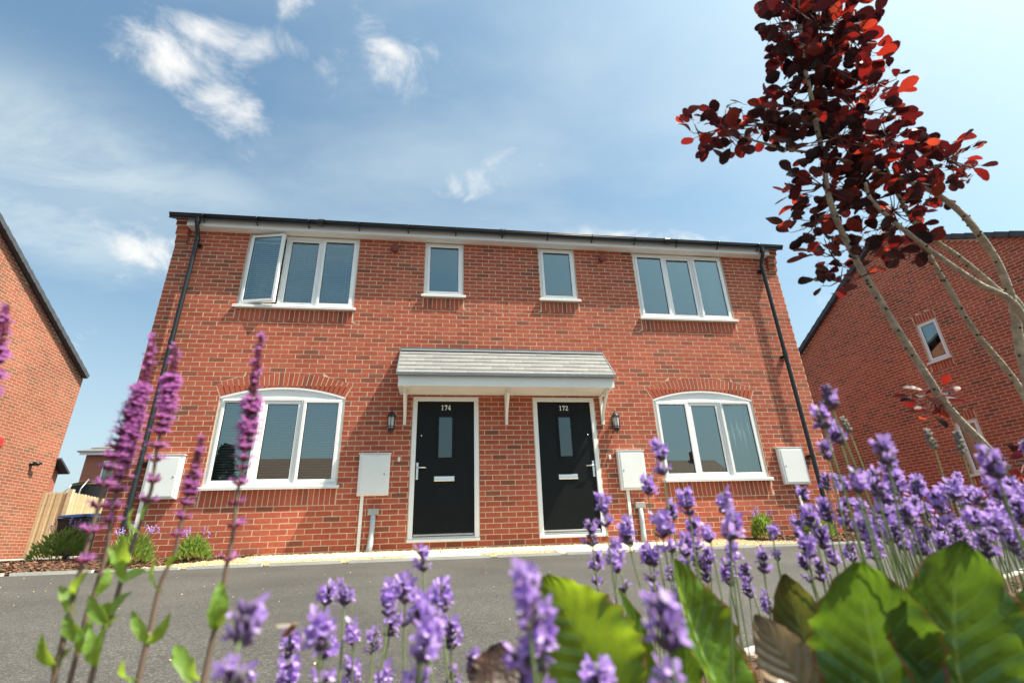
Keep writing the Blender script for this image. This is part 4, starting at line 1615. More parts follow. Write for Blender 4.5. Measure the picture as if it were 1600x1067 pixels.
b.build('crown', 'conifer', cf)


# ------------------------------------------------------------------ small lavender bushes at the foot of the wall
def bush(x, y, h, w, label, seed, spikes):
    r = random.Random(seed)
    root = tag(empty('lavender_bush', (x, y, ground_z(y))), label, 'bush', 'small lavender bushes by the house')
    b = MB()
    for k in range(900):                               # a low dome of short narrow leaves
        a, q = r.uniform(0, 6.28), r.random() ** .5
        hz = h * sqrt(max(0, 1 - q * q)) * r.uniform(.35, .95)
        base = Vector((cos(a) * q * w * .5, sin(a) * q * w * .5, hz))
        d_ = Vector((cos(a) * q + r.gauss(0, .35), sin(a) * q + r.gauss(0, .35), .9)).normalized()
        L = h * r.uniform(.14, .28)
        s = d_.cross(Vector((r.gauss(0, 1), r.gauss(0, 1), .2))).normalized() * .006
        b.quad_mesh([base - s, base + s, base + d_ * L * .6 + s * 1.2, base + d_ * L, base + d_ * L * .6 - s * 1.2], [(0, 1, 2, 3, 4)])
    tag(b.build('foliage', 'hedge_leaf', root), kind='stuff')
    st, fl_ = MB(), MB()
    for k in range(spikes):
        a, q = r.uniform(0, 6.28), sqrt(r.random())
        p0 = Vector((cos(a) * q * w * .3, sin(a) * q * w * .3, h * .6))
        p1 = p0 + Vector((cos(a) * q * .12, sin(a) * q * .12, h * r.uniform(.4, .75)))
        st.tube([p0, p1], .0025, 4)
        for i in range(7):
            c = p1 + Vector((r.gauss(0, .007), r.gauss(0, .007), i * .011 - .04))
            s = r.uniform(.007, .012)
            fl_.quad_mesh([c + Vector(t) * s for t in ((1, 0, 0), (0, 1, 0), (-1, 0, 0), (0, -1, 0), (0, 0, 1.2), (0, 0, -1.2))],
                          [(0, 1, 4), (1, 2, 4), (2, 3, 4), (3, 0, 4), (1, 0, 5), (2, 1, 5), (3, 2, 5), (0, 3, 5)])
    tag(st.build('flower_stems', 'lavender_stem', root), kind='stuff')
    tag(fl_.build('flowers', 'lavender_petal', root), kind='stuff')


bush(-6.35, 1.0, .44, .66, 'lavender bush in front of the black wheelie bin', 1, 8)
bush(-4.66, -.5, .36, .42, 'lavender bush at the foot of the left downpipe', 2, 14)
bush(-4.04, -.35, .30, .36, 'lavender bush under the arched window left of door 174', 3, 5)
bush(3.71, -.35, .36, .26, 'narrow lavender bush under the arched window right of door 172', 4, 8)
bush(4.53, -.40, .34, .40, 'lavender bush under the right-hand meter box', 5, 8)


# ------------------------------------------------------------------ flowers in the near bed
BED_Z = ground_z(-7.0) + .02


def frame_from(d, hint=Vector((0, 0, 1))):
    d = d.normalized()
    s = d.cross(hint)
    s = s.normalized() if s.length > 1e-4 else d.orthogonal().normalized()
    return d, s, s.cross(d)


def spline(pts, n):
    """smooth curve through points (Catmull-Rom)"""
    pts = [Vector(p) for p in pts]
    q = [pts[0] * 2 - pts[1]] + pts + [pts[-1] * 2 - pts[-2]]
    out = []
    for i in range(1, len(q) - 2):
        for k in range(n):
            t = k / n
            a, b_, c, d_ = q[i - 1], q[i], q[i + 1], q[i + 2]
            out.append(.5 * ((2 * b_) + (c - a) * t + (2 * a - 5 * b_ + 4 * c - d_) * t * t + (3 * b_ - a - 3 * c + d_) * t ** 3))
    out.append(pts[-1])
    return out


def petal(b, base, d, w, L, cup, nrm_, mi):
    """one lobed petal: five-sided blade, cupped"""
    s = d.cross(nrm_).normalized() * w
    n_ = nrm_.normalized()
    pts = [base - s * .3, base + s * .3, base + d * L * .55 + s + n_ * cup * .4, base + d * L + s * .45 + n_ * cup, base + d * L - s * .45 + n_ * cup, base + d * L * .55 - s + n_ * cup * .4]
    b.quad_mesh(pts, [(0, 1, 2, 5), (5, 2, 3, 4)], mi, True)


def lavender_head(seed, kind='full'):
    """a flower head 2.5 to 3 cm long; z up, base at the origin"""
    r = random.Random(seed)
    b = MB()
    whorls = {'full': 4, 'short': 3, 'gap': 4, 'bud': 5, 'spent': 4}[kind]
    p_open = {'full': .66, 'short': .58, 'gap': .6, 'bud': 0, 'spent': .2}[kind] * r.uniform(.75, 1.15)
    z = .002
    for wi in range(whorls):
        t = wi / max(1, whorls - 1)
        if kind == 'gap' and wi == 1:
            z += .010
        n = r.choice((8, 9, 10)) if wi < whorls - 1 else 7
        for k in range(n):
            a = 2 * pi * (k + .5 * (wi % 2)) / n + r.gauss(0, .22)
            out = Vector((cos(a), sin(a), 0))
            tilt = .80 - .40 * t + r.gauss(0, .16)
            d = (out * sin(tilt) + Vector((0, 0, 1)) * cos(tilt)).normalized()
            p = Vector((0, 0, z + r.gauss(0, .0007))) + out * .0010
            L = .0070 * r.uniform(.75, 1.2)
            e = d.orthogonal().normalized()
            e2 = d.cross(e)
            ring0 = [p + (e * cos(q) + e2 * sin(q)) * .0005 for q in (0, 2.1, 4.2)]
            ring1 = [p + d * L * .65 + (e * cos(q) + e2 * sin(q)) * .0016 for q in (0, 2.1, 4.2)]
            ring2 = [p + d * L + (e * cos(q) + e2 * sin(q)) * .0011 for q in (0, 2.1, 4.2)]
            b.quad_mesh(ring0 + ring1 + ring2, [(0, 1, 4, 3), (1, 2, 5, 4), (2, 0, 3, 5), (3, 4, 7, 6), (4, 5, 8, 7), (5, 3, 6, 8), (6, 7, 8)], 0, True)
            if r.random() < p_open * (1 if wi else .7):
                tip = p + d * L * .95
                up = (Vector((0, 0, 1)) + out * r.uniform(.1, .7) + Vector((r.gauss(0, .3), r.gauss(0, .3), 0))).normalized()
                side = out.cross(Vector((0, 0, 1)))
                S = r.uniform(.75, 1.25)
                for (dirn, w, LL) in ((up + side * .55, .0021, .0058), (up - side * .55, .0021, .0058),
                                      (out * .9 - Vector((0, 0, .5)) + side * .8, .0014, .0038), (out - Vector((0, 0, .6)), .0016, .0042),
                                      (out * .9 - Vector((0, 0, .5)) - side * .8, .0014, .0038)):
                    if r.random() < .1:
                        continue
                    petal(b, tip, (dirn + Vector((r.gauss(0, .15), r.gauss(0, .15), r.gauss(0, .15)))).normalized(), w * S * r.uniform(.8, 1.2), LL * S * r.uniform(.8, 1.2), .0012, (out + Vector((0, 0, .3))).normalized(), 1)
        z += .0055 * r.uniform(.85, 1.15)
    for k in range(8):                                 # closed buds crowding the top
        a = r.uniform(0, 6.28)
        p = Vector((cos(a) * .0012, sin(a) * .0012, z - .003))
        d = Vector((cos(a) * .5, sin(a) * .5, 1)).normalized()
        e = d.orthogonal().normalized() * .0012
        e2 = d.cross(e.normalized()) * .0012
        b.quad_mesh([p - e, p + e2, p + e, p - e2, p + d * .0055], [(0, 1, 4), (1, 2, 4), (2, 3, 4), (3, 0, 4)], 0, True)
    return b.mesh('flower_head', ['bud_green' if kind == 'bud' else 'lavender_calyx', 'lavender_petal'])


HEADS = {k: [lavender_head(100 + i * 7 + j * 31, k) for i in range(7)] for j, k in enumerate(('full', 'short', 'gap', 'bud', 'spent'))}
LAV_W = .0245                                           # width of an open head, m


def lavender_plant(heads, label, base, seed, leaves=40, spread=.55):
    """heads: (u, v, width in px, kind); each head on its own stem from the plant's base"""
    r = random.Random(seed)
    root = tag(empty('lavender_plant', (base[0], base[1], BED_Z)), label, 'lavender', 'lavender in the near flower bed')
    O = Vector(root.location)
    for hd in heads:
        u, v, wpx = hd[:3]
        kind = hd[3] if len(hd) > 3 else r.choice(('full', 'full', 'full', 'gap', 'gap', 'short', 'short', 'spent'))
        depth = LAV_W * FPX / wpx
        sc = r.uniform(.95, 1.12)
        c = P(u, v, depth)
        lean = Vector((r.gauss(0, .10), r.gauss(0, .10), 1)).normalized()
        hl = .026 * sc
        foot = c - lean * hl * .5
        bx = O.x + (foot.x - O.x) * spread + r.gauss(0, .01)
        by = O.y + (foot.y - O.y) * spread + r.gauss(0, .01)
        b0 = Vector((bx, by, BED_Z))
        mid = b0.lerp(foot, .6) + Vector((r.gauss(0, .006), r.gauss(0, .006), 0)) + (foot - lean * .12 - b0.lerp(foot, .6)) * .35
        pts = [p - O for p in spline([b0, mid, foot, foot + lean * hl * .8], 5)]
        b = MB().tube(pts, [.0009] * (len(pts) - 5) + [.0007] * 5, 5)
        st = b.build('stem', 'lavender_stem', root)
        q = Vector((0, 0, 1)).rotation_difference(lean) @ Matrix.Rotation(r.uniform(0, 6.28), 4, 'Z').to_quaternion()
        place('flower_head', r.choice(HEADS[kind]), st, foot - O, q, sc)
    b = MB()
    for k in range(leaves):                            # narrow grey-green leaves low on the plant
        a, q = r.uniform(0, 6.28), r.uniform(.2, 1) * .12
        p = Vector((cos(a) * q, sin(a) * q, r.uniform(.0, .16)))
        d = Vector((cos(a) * .6, sin(a) * .6, 1 + r.gauss(0, .2))).normalized()
        L, w = r.uniform(.04, .075), .0022
        s = d.cross(Vector((r.gauss(0, 1), r.gauss(0, 1), .1))).normalized() * w
        b.quad_mesh([p - s * .4, p + s * .4, p + d * L * .5 + s, p + d * L, p + d * L * .5 - s], [(0, 1, 2, 3, 4)], 0, True)
    tag(b.build('foliage', 'hedge_leaf', root), kind='stuff')
    return root


def avg(heads):
    c = Vector((0, 0, 0))
    for h in heads:
        c += P(h[0], h[1], LAV_W * FPX / h[2])
    return c / len(heads)


L1 = [(372, 1022, 82), (372, 1075, 60), (452, 1005, 42, 'short'), (448, 1062, 46), (512, 925, 36, 'short'), (500, 985, 62), (540, 925, 40, 'short'), (505, 1040, 50),
      (550, 985, 42), (582, 1000, 38), (608, 940, 40), (612, 975, 36), (550, 1050, 40)]
L2 = [(660, 872, 42), (655, 945, 58), (672, 985, 60), (690, 935, 46), (632, 950, 44), (660, 1045, 66), (706, 990, 42), (740, 1042, 48), (600, 1060, 44), (705, 1060, 40)]
L3 = [(826, 940, 84), (840, 1005, 80), (822, 1055, 78), (786, 1030, 46), (935, 1062, 70), (1050, 1040, 88), (1048, 1072, 80)]
L4 = [(924, 835, 34), (945, 806, 36), (980, 835, 32), (963, 862, 34), (933, 897, 30), (970, 903, 36), (962, 955, 30, 'short'), (1016, 890, 31), (1026, 922, 26, 'short'),
      (1010, 757, 32), (1035, 724, 36), (1048, 797, 30, 'short'), (1031, 822, 36), (1046, 842, 38), (1022, 868, 30)]
L5 = [(1073, 788, 36), (1071, 851, 34), (1085, 842, 33), (1105, 831, 34), (1107, 866, 30), (1130, 782, 38), (1143, 822, 46), (1145, 860, 34), (1101, 893, 30), (1139, 898, 30),
      (1068, 885, 30), (1051, 915, 26), (1120, 952, 32), (1100, 945, 28, 'short'), (1130, 988, 30, 'short'), (1066, 945, 30), (1088, 870, 30)]
L6 = [(1166, 895, 30), (1193, 878, 36), (1199, 943, 32), (1207, 830, 27), (1214, 866, 20, 'short'), (1170, 920, 24, 'short'), (1246, 822, 32), (1260, 786, 28), (1266, 808, 32), (1262, 854, 34),
      (1282, 890, 32), (1262, 895, 28), (1330, 863, 27), (1300, 868, 28), (1284, 842, 30)]
L7 = [(1295, 622, 38), (1281, 651, 40), (1306, 676, 36), (1290, 702, 34, 'short'), (1322, 665, 22, 'bud'), (1292, 753, 28), (1290, 800, 30), (1320, 813, 33), (1319, 775, 30), (1345, 790, 30)]
L8 = [(1381, 703, 48), (1340, 750, 44), (1369, 757, 36), (1399, 757, 34), (1433, 763, 32), (1380, 790, 36), (1352, 830, 34), (1415, 800, 36), (1440, 815, 34), (1395, 830, 32),
      (1435, 852, 34), (1452, 905, 30, 'short'), (1455, 690, 26, 'bud'), (1410, 845, 30), (1365, 858, 30)]
L9 = [(1490, 763, 34), (1552, 724, 50), (1556, 760, 42), (1500, 695, 28, 'bud'), (1470, 800, 34), (1520, 805, 36), (1555, 815, 40), (1590, 800, 36), (1580, 845, 38), (1500, 840, 34),
      (1540, 850, 38), (1470, 845, 30), (1600, 860, 36), (1528, 775, 30), (1585, 770, 32)]
rr = random.Random(40)
L10 = [(rr.uniform(1360, 1620), rr.gauss(800, 32), rr.uniform(21, 29)) for k in range(62)]
L11 = [(1424, 1040, 40, 'short'), (1580, 958, 40, 'bud'), (1585, 1010, 40, 'short'), (1560, 930, 36, 'bud'), (1610, 700, 34), (1625, 760, 40)]
for hs, lb, sd in ((L1, 'lavender with blurred heads left of centre, a bee on it', 1), (L2, 'lavender clump at bottom centre rising in front of door 174', 2),
                   (L3, 'nearest lavender with the largest blurred heads, beside the broad green leaves', 3), (L4, 'lavender clump in front of door 172 and its meter box', 4),
                   (L5, 'lavender clump below the arched window right of door 172', 5), (L6, 'sparse lavender in front of the right-hand bushes and gravel', 6),
                   (L7, 'tallest lavender, rising past the right downpipe', 7), (L8, 'dense lavender beneath the small red sprig of the smoke tree', 8),
                   (L9, 'lavender at the right edge around the smoke tree stem', 9), (L10, 'hazy mass of lavender behind the big leaves at right', 10),
                   (L11, 'faded lavender stalks rising in front of the large right-hand leaf', 11)):
    c = avg(hs)
    lavender_plant(hs, lb, (c.x, c.y), 500 + sd, spread=.6)


# salvia: tip and foot measured on an upright plane, whorls thinning downwards
def salvia_plant(stems, label, seed):
    r = random.Random(seed)
    f0 = PY(*stems[0]['pts'][-1], stems[0]['y'])
    root = tag(empty('salvia_plant', (f0.x, f0.y, BED_Z)), label, 'salvia', 'purple salvia in the near flower bed')
    O = Vector(root.location)
    for s in stems:
        pts = [PY(u, v, s['y']) for u, v in s['pts']]
        foot = Vector((pts[-1].x + r.gauss(0, .006), pts[-1].y + r.gauss(0, .01), BED_Z))
        cv = spline(pts + [foot], 8)
        n = len(cv)
        st = MB().tube([p - O for p in cv], [.0010 + .0011 * i / n for i in range(n)], 6)
        so = st.build('stem', 'salvia_stem', root)
        # arc length
        L = [0]
        for a, b_ in zip(cv, cv[1:]):
            L.append(L[-1] + (b_ - a).length)

        def at(d):
            for i in range(1, n):
                if L[i] >= d:
                    t = (d - L[i - 1]) / (L[i] - L[i - 1] + 1e-9)
                    return cv[i - 1].lerp(cv[i], t), (cv[i - 1] - cv[i]).normalized()
            return cv[-1], Vector((0, 0, 1))
        end = L[8 * s['last']]
        b = MB()
        d = .0005
        S = s.get('size', 1.0)
        step = .0034
        while d < end:
            t = d / end
            fill = r.choice((.85, .75, .6, .75, .3)) if t > .3 else .75
            p, up = at(d)
            up, e1, e2 = frame_from(up, Vector((.1, 1, 0)))
            bud = t < s.get('bud', .2)
            m = 8 if t < .6 else 6
            for k in range(m):
                a = 2 * pi * (k + r.uniform(-.2, .2)) / m + d * 300
                out = (e1 * cos(a) + e2 * sin(a))
                til = (.45 + .5 * min(1, t * 4)) + r.gauss(0, .1)
                dd = (out * sin(til) + up * cos(til)).normalized()
                q = p - O + out * .0010
                cl_ = (.0046 if bud else .0062) * S * r.uniform(.85, 1.15) * (.55 + .45 * min(1, t * 6))
                x1 = dd.orthogonal().normalized()
                x2 = dd.cross(x1)
                w = cl_ * .26
                b.quad_mesh([q - x1 * w * .4, q + x2 * w * .4, q + x1 * w * .4, q - x2 * w * .4] + [q + dd * cl_ * .7 + v_ * w for v_ in (-x1, x2, x1, -x2)] + [q + dd * cl_],
                            [(0, 1, 5, 4), (1, 2, 6, 5), (2, 3, 7, 6), (3, 0, 4, 7), (4, 5, 8), (5, 6, 8), (6, 7, 8), (7, 4, 8)], 0, True)
                if r.random() < (.12 if bud else fill):
                    tp = q + dd * cl_ * .9
                    z_ = up
                    FS = S * r.uniform(.85, 1.2) * (.6 if bud else 1)
                    # hooded upper lip and a spreading lower lip
                    petal(b, tp, (dd + z_ * .55).normalized(), .0017 * FS, .0068 * FS, -.0012, (dd - z_ * .2), 1)
                    sd_ = dd.cross(z_).normalized()
                    petal(b, tp, (dd * .8 - z_ * .55).normalized(), .0026 * FS, .0062 * FS, .001, z_, 1)
                    petal(b, tp, (dd * .7 - z_ * .3 + sd_ * .7).normalized(), .0015 * FS, .0045 * FS, .001, z_, 1)
                    petal(b, tp, (dd * .7 - z_ * .3 - sd_ * .7).normalized(), .0015 * FS, .0045 * FS, .001, z_, 1)
            # whorls tighten towards the tip and stand apart lower down
            d += step * (.65 + .9 * t) * r.uniform(.8, 1.25) if t < .45 else step * (1.2 + s.get('gap', 4.2) * (t - .45) / .55 * 1.5) * r.uniform(.7, 1.35)
        b.build('flower_spike', ['salvia_calyx', 'salvia_petal'], so)
    for (u, v, du, dv, w, y) in stems[0].get('leaves', ()):
        a, t_ = PY(u, v, y) - O, PY(u + du, v + dv, y + r.uniform(-.02, .02)) - O
        small_leaf(a, t_, w * .44, r).build('leaf', 'salvia_leaf', root)


def small_leaf(a, t_, w, r):
    b = MB()
    d = t_ - a
    L = d.length
    dirn, s, n_ = frame_from(d, Vector((r.gauss(0, .6), -1, r.gauss(.4, .5))))
    n = 7
    v, uv = [], []
    for i in range(n + 1):
        t = i / n
        ww = w * sin(pi * min(1, t * .93 + .05)) ** .8 * (1 - .25 * t)
        c = a + d * t + n_ * (L * .16 * sin(pi * t) * (1 if r.random() < 2 else -1))
        wob = .12 * ww * sin(t * 17 + w * 900)
        v += [c - s * (ww + wob) + n_ * ww * .35, c - n_ * ww * .1, c + s * (ww - wob) + n_ * ww * .35]
    f = []
    for i in range(n):
        f += [(3 * i, 3 * i + 1, 3 * i + 4, 3 * i + 3), (3 * i + 1, 3 * i + 2, 3 * i + 5, 3 * i + 4)]
    return b.quad_mesh(v, f, 0, True)


YA = -7.055
salvia_plant([dict(pts=[(239, 527), (227, 591), (202, 653), (171, 733), (151, 801), (137, 849), (126, 890), (108, 960), (84, 1063)], last=6, y=YA, size=.86, bud=.26, gap=4.4,
                   leaves=((88, 1040, -22, -50, .012, YA), (112, 960, -20, -45, .011, YA), (118, 930, 22, -40, .010, YA), (84, 1055, 30, -45, .012, YA)))],
             'tall pink-purple salvia spike standing left of the downpipe', 1)
salvia_plant([dict(pts=[(226, 600), (213, 648), (193, 727), (176, 795), (167, 858), (148, 926), (111, 1057)], last=4, y=YA + .03, size=.82, bud=.22, gap=3.6,
                   leaves=((150, 930, 20, -45, .011, YA), (128, 1000, -26, -40, .013, YA), (140, 965, 40, -20, .014, YA), (125, 1020, 20, -55, .012, YA)))],
             'dark-stemmed salvia spike close behind the tall one on the left', 2)
salvia_plant([dict(pts=[(275, 540), (267, 596), (256, 653), (244, 710), (238, 756), (229, 788), (199, 875), (171, 972), (142, 1063)], last=5, y=YA + .01, size=.82, bud=.25, gap=4.2,
                   leaves=((216, 830, -6, -38, .009, YA), (222, 812, 22, -30, .006, YA), (200, 880, -8, -48, .011, YA), (190, 910, 42, -18, .012, YA), (175, 960, 34, -36, .012, YA), (170, 975, -30, -45, .012, YA),
                           (160, 1010, 30, -50, .013, YA), (190, 905, -22, -52, .010, YA), (150, 1040, -10, -60, .012, YA)))],
             'salvia spike overlapping the left black downpipe', 3)
salvia_plant([dict(pts=[(315, 687), (304, 733), (293, 778), (281, 824), (273, 863), (250, 915), (230, 1006), (216, 1063)], last=4, y=YA + .02, size=.80, bud=.34, gap=4.4,
                   leaves=((262, 885, 18, -24, .006, YA), (252, 925, -4, -58, .011, YA), (232, 1005, -26, -52, .010, YA), (232, 1005, 34, -48, .011, YA), (214, 1060, -20, -30, .012, YA)))],
             'short salvia spike in front of the left meter box and window', 4)
salvia_plant([dict(pts=[(408, 527), (398, 591), (389, 665), (378, 733), (370, 778), (364, 835), (354, 885), (341, 972), (318, 1063)], last=6, y=YA - .02, size=.86, bud=.30, gap=4.2,
                   leaves=((336, 985, 8, -78, .017, YA - .02), (338, 980, 22, -70, .010, YA - .02), (300, 1067, -26, -60, .014, YA), (318, 1063, -14, -40, .012, YA)))],
             'salvia spike in front of the arched window left of door 174', 5)
salvia_plant([dict(pts=[(10, 478), (2, 520), (-10, 580), (-30, 680), (-60, 800)], last=3, y=YA, size=.9, bud=.4)], 'salvia spike cut off by the left edge', 6)


# honey bee on the lavender
bp = P(452, 984, .335)
bee = tag(empty('honey_bee', bp), 'amber honey bee feeding on the blurred lavender left of centre', 'bee')
dd = (P(470, 968, .33) - P(440, 998, .335)).normalized()
b = MB().lathe([(0, -.0065), (.0012, -.006), (.0020, -.0045), (.0023, -.002), (.0019, 0), (.0010, .0010), (.0018, .0018), (.0021, .003), (.0017, .0042), (.0009, .0047), (.0014, .0053), (.0013, .0063), (.0005, .007), (0, .0071)],
               (0, 0, 0), 10, axis=dd)
s_ = dd.cross(Vector((0, 0, 1))).normalized()
for sgn in (-1, 1):
    for k in (-.001, .0012, .003):
        b.tube([dd * k, dd * k + s_ * sgn * .003 + Vector((0, 0, -.001)), dd * (k - .001) + s_ * sgn * .0045 + Vector((0, 0, -.004))], .0003, 4)
b.build('body', 'bee_amber', bee)
for sgn in (-1, 1):
    b = MB()
    wv = [Vector((0, 0, .002)) + dd * .003, s_ * sgn * .004 - dd * .0005 + Vector((0, 0, .0045)), s_ * sgn * .0085 - dd * .004 + Vector((0, 0, .006)), s_ * sgn * .0055 - dd * .0055 + Vector((0, 0, .0045)), -dd * .0005 + Vector((0, 0, .002))]
    b.quad_mesh(wv, [(0, 1, 2, 3, 4)])
    b.build('wing', 'bee_wing', bee)


# broad leaves of the perennial in front
def broad_leaf(a, t_, w, face, curl=.12, fold=.3, seed=0, wave=.12, peak=.42):
    r = random.Random(seed)
    b = MB()
    a, t_ = Vector(a), Vector(t_)
    d = t_ - a
    L = d.length
    dirn = d.normalized()
    n_ = (Vector(face) - dirn * Vector(face).dot(dirn)).normalized()
    s = dirn.cross(n_)
    NL, NW = 40, 14
    v, uv = [], []
    ph = r.uniform(0, 6)
    for i in range(NL + 1):
        t = i / NL
        tt = t ** (math.log(.5) / math.log(peak))
        ww = w * (sin(pi * min(max(tt, .012), .992))) ** .72
        c = a + d * t + n_ * (curl * L * sin(pi * t * .9))
        for j in range(NW + 1):
            x = -1 + 2 * j / NW
            ax_ = abs(x)
            vein = .026 * w * (1 - ax_ * .5) * cos(2 * pi * (t * 9 - ax_ * 2.6)) * min(1, ax_ * 4)
            off = fold * ww * (ax_ ** 1.3) + vein + wave * ww * ax_ ** 3 * sin(t * 15 + ph + (2 if x > 0 else 0)) + .06 * ww * ax_ ** 6 * sin(t * 47 + ph * 3 + x)
            v.append(c + s * (x * ww * (1 - .12 * fold) * (1 + .035 * ax_ ** 8 * sin(t * 61 + ph * 5 + (1.7 if x > 0 else 0)) + .03 * ax_ ** 6 * r.uniform(-1, 1))) + n_ * off)
            uv.append((x, t + 1e-4))
    f = [(i * (NW + 1) + j, i * (NW + 1) + j + 1, (i + 1) * (NW + 1) + j + 1, (i + 1) * (NW + 1) + j) for i in range(NL) for j in range(NW)]
    b.quad_mesh(v, f, 0, True, uv)
    return b


def broad_plant(leaves, base, label, seed):
    root = tag(empty('broad_leaved_plant', (base[0], base[1], BED_Z)), label, 'plant', 'broad-leaved perennials in the near flower bed')
    O = Vector(root.location)
    for i, q in enumerate(leaves):
        (ub, vb, db), (ut, vt, dt), w, face, m, curl, fold = q[:7]
        a, t_ = P(ub, vb, db) - O, P(ut, vt, dt) - O
        lf = broad_leaf(a, t_, w, face, curl, fold, seed * 20 + i, peak=q[7] if len(q) > 7 else .42)
        lo = lf.build('leaf', m, root)
        st = spline([Vector((0, 0, 0)), Vector((a.x * .5, a.y * .5, a.z * .6)), a, a + (t_ - a) * .08], 5)
        MB().tube(st, .0028, 6).build('stalk', 'green_stem', root)


toward = -ray(1000, 1000).normalized()
broad_plant([((968, 1130, .36), (850, 900, .40), .047, toward + Vector((-.25, 0, .15)), 'broad_leaf_lime', -.10, .22),
             ((1022, 1110, .40), (964, 920, .44), .013, toward + Vector((.9, 0, .1)), 'broad_leaf_lime', .05, .5),
             ((760, 1100, .33), (790, 1000, .36), .020, toward + Vector((.3, 0, .7)), 'broad_leaf_brown', -.15, -.2, .5)],
            (-.95, -7.12), 'lime-green leaves with red margins at bottom centre', 1)
broad_plant([((1160, 1150, .38), (1058, 872, .44), .034, toward + Vector((.75, 0, .2)), 'broad_leaf_lime', -.08, .6, .45),
             ((1075, 1120, .44), (1078, 945, .47), .017, toward + Vector((-.5, .2, 0)), 'broad_leaf', .06, .3),
             ((1300, 1120, .44), (1226, 897, .48), .030, toward + Vector((-.2, 0, .1)), 'broad_leaf_bronze', -.10, .35, .45),
             ((1300, 1140, .36), (1180, 960, .40), .024, toward + Vector((-.1, 0, .1)), 'broad_leaf_dry', -.06, .18)],
            (-.72, -7.02), 'upright bronze and bright green leaves right of bottom centre', 2)
broad_plant([((1422, 1230, .33), (1345, 880, .36), .044, toward + Vector((-.15, 0, .25)), 'broad_leaf', -.12, .18, .55),
             ((1540, 1230, .32), (1512, 848, .36), .050, toward + Vector((.25, 0, .25)), 'broad_leaf', -.12, .2, .55),
             ((1470, 1200, .38), (1460, 985, .40), .024, toward + Vector((.3, 0, .2)), 'broad_leaf_lime', -.10, .3, .45),
             ((1690, 1180, .35), (1640, 900, .4), .044, toward + Vector((.2, 0, .3)), 'broad_leaf', -.12, .25, .45),
             ((1330, 1160, .36), (1290, 1010, .38), .020, toward + Vector((-.6, 0, .2)), 'broad_leaf', -.1, .3)],
            (-.55, -6.98), 'large dark green veined leaves filling the lower right corner', 3)


# ------------------------------------------------------------------ smoke tree
tree = tag(empty('smoke_tree', (.52, -6.40, BED_Z)), 'young smoke tree with bare pale stems and dark red leaves at right', 'tree')
TO = Vector(tree.location)
TD = 1.15
rt = random.Random(9)
STEMS = [([(1250, -60), (1250, 0), (1253, 81), (1264, 135), (1275, 193), (1287, 251), (1294, 303), (1312, 355), (1345, 420), (1373, 467), (1425, 551), (1481, 636), (1544, 702), (1600, 772)], .0045, .0125, 1.12),
         ([(1375, 240), (1410, 318), (1434, 359), (1453, 401), (1481, 448), (1523, 518), (1600, 617)], .004, .0105, 1.20),
         ([(1352, 285), (1361, 312), (1401, 350), (1467, 401), (1528, 443), (1600, 496)], .0045, .0105, 1.10),
         ([(1400, 300), (1420, 336), (1453, 369), (1504, 406), (1562, 455), (1600, 490)], .005, .0105, 1.22),
         ([(1160, 215), (1228, 233), (1294, 244), (1378, 270), (1420, 284), (1462, 303), (1500, 331), (1528, 364), (1561, 415), (1584, 481), (1596, 556)], .003, .0125, 1.16)]
for i, (pp, r0, r1, dp_) in enumerate(STEMS):
    pts = [P(u, v, dp_ + .0 * k) for k, (u, v) in enumerate(pp)]
    foot = TO + Vector((rt.uniform(-.05, .05), rt.uniform(-.05, .05), 0))
    last = pts[-1]
    pts += [last.lerp(foot, .35) + Vector((0, 0, .02)), last.lerp(foot, .7), foot]
    cv = spline(pts, 5)
    n = len(cv)
    rads = [.74 * r0 + .74 * (r1 - r0) * min(1, k / (n * .75)) + rt.uniform(-.0004, .0004) for k in range(n)]
    so = MB().tube([p - TO for p in cv], rads, 10).build('stem', 'bark', tree)
    b = MB()
    for k in range(3, n - 2):                          # leaf scars up the bare wood
        for _ in range(rt.choice((0, 1, 1, 2))):
            p = cv[k].lerp(cv[k + 1], rt.random()) - TO
            d = (cv[k + 1] - cv[k]).normalized()
            o_ = d.orthogonal().normalized()
            o_ = Matrix.Rotation(rt.uniform(0, 6.28), 3, d) @ o_
            q = p + o_ * rads[k] * 1.0
            b.lathe([(.0032, -.001), (.0024, .0018), (0, .0026)], q, 6, axis=o_)
    tag(b.build('leaf_scar', 'bark_spot', so), kind='stuff')


def smoke_leaf(seed):
    r = random.Random(seed)
    b = MB()
    L, w = .046, .0165 * r.uniform(.9, 1.15)
    n = 9
    v = []
    cur, fo, tw = r.uniform(-.012, .010), r.uniform(.1, .55), r.gauss(0, .5)
    for i in range(n + 1):
        t = i / n
        ww = w * max(0.02, sin(pi * (t * .94 + .03)) ** .62) * (.78 + .38 * t)
        c = Vector((.004 * sin(3 * t) * cur / .012, .012 + L * t, cur * t * t + .003 * sin(pi * t)))
        ca, sa = cos(tw * t), sin(tw * t)
        wob = r.uniform(-.06, .06)
        for x, h in ((-1 - wob, fo), (-.5, fo * .3), (0, 0), (.5, fo * .3), (1 - wob, fo)):
            v.append(c + Vector((x * ww * ca, 0, x * ww * sa + h * ww * .55)))
    f = [(5 * i + j, 5 * i + j + 1, 5 * i + j + 6, 5 * i + j + 5) for i in range(n) for j in range(4)]
    b.quad_mesh(v, f, 0, True)
    b.tube([(0, 0, 0), (0, .013, .0)], .0008, 4)
    return b


LEAF = [smoke_leaf(k) for k in range(10)]
LEAFM = [q.mesh('leaf', ['smoke_leaf_object']) for k, q in enumerate(LEAF)]
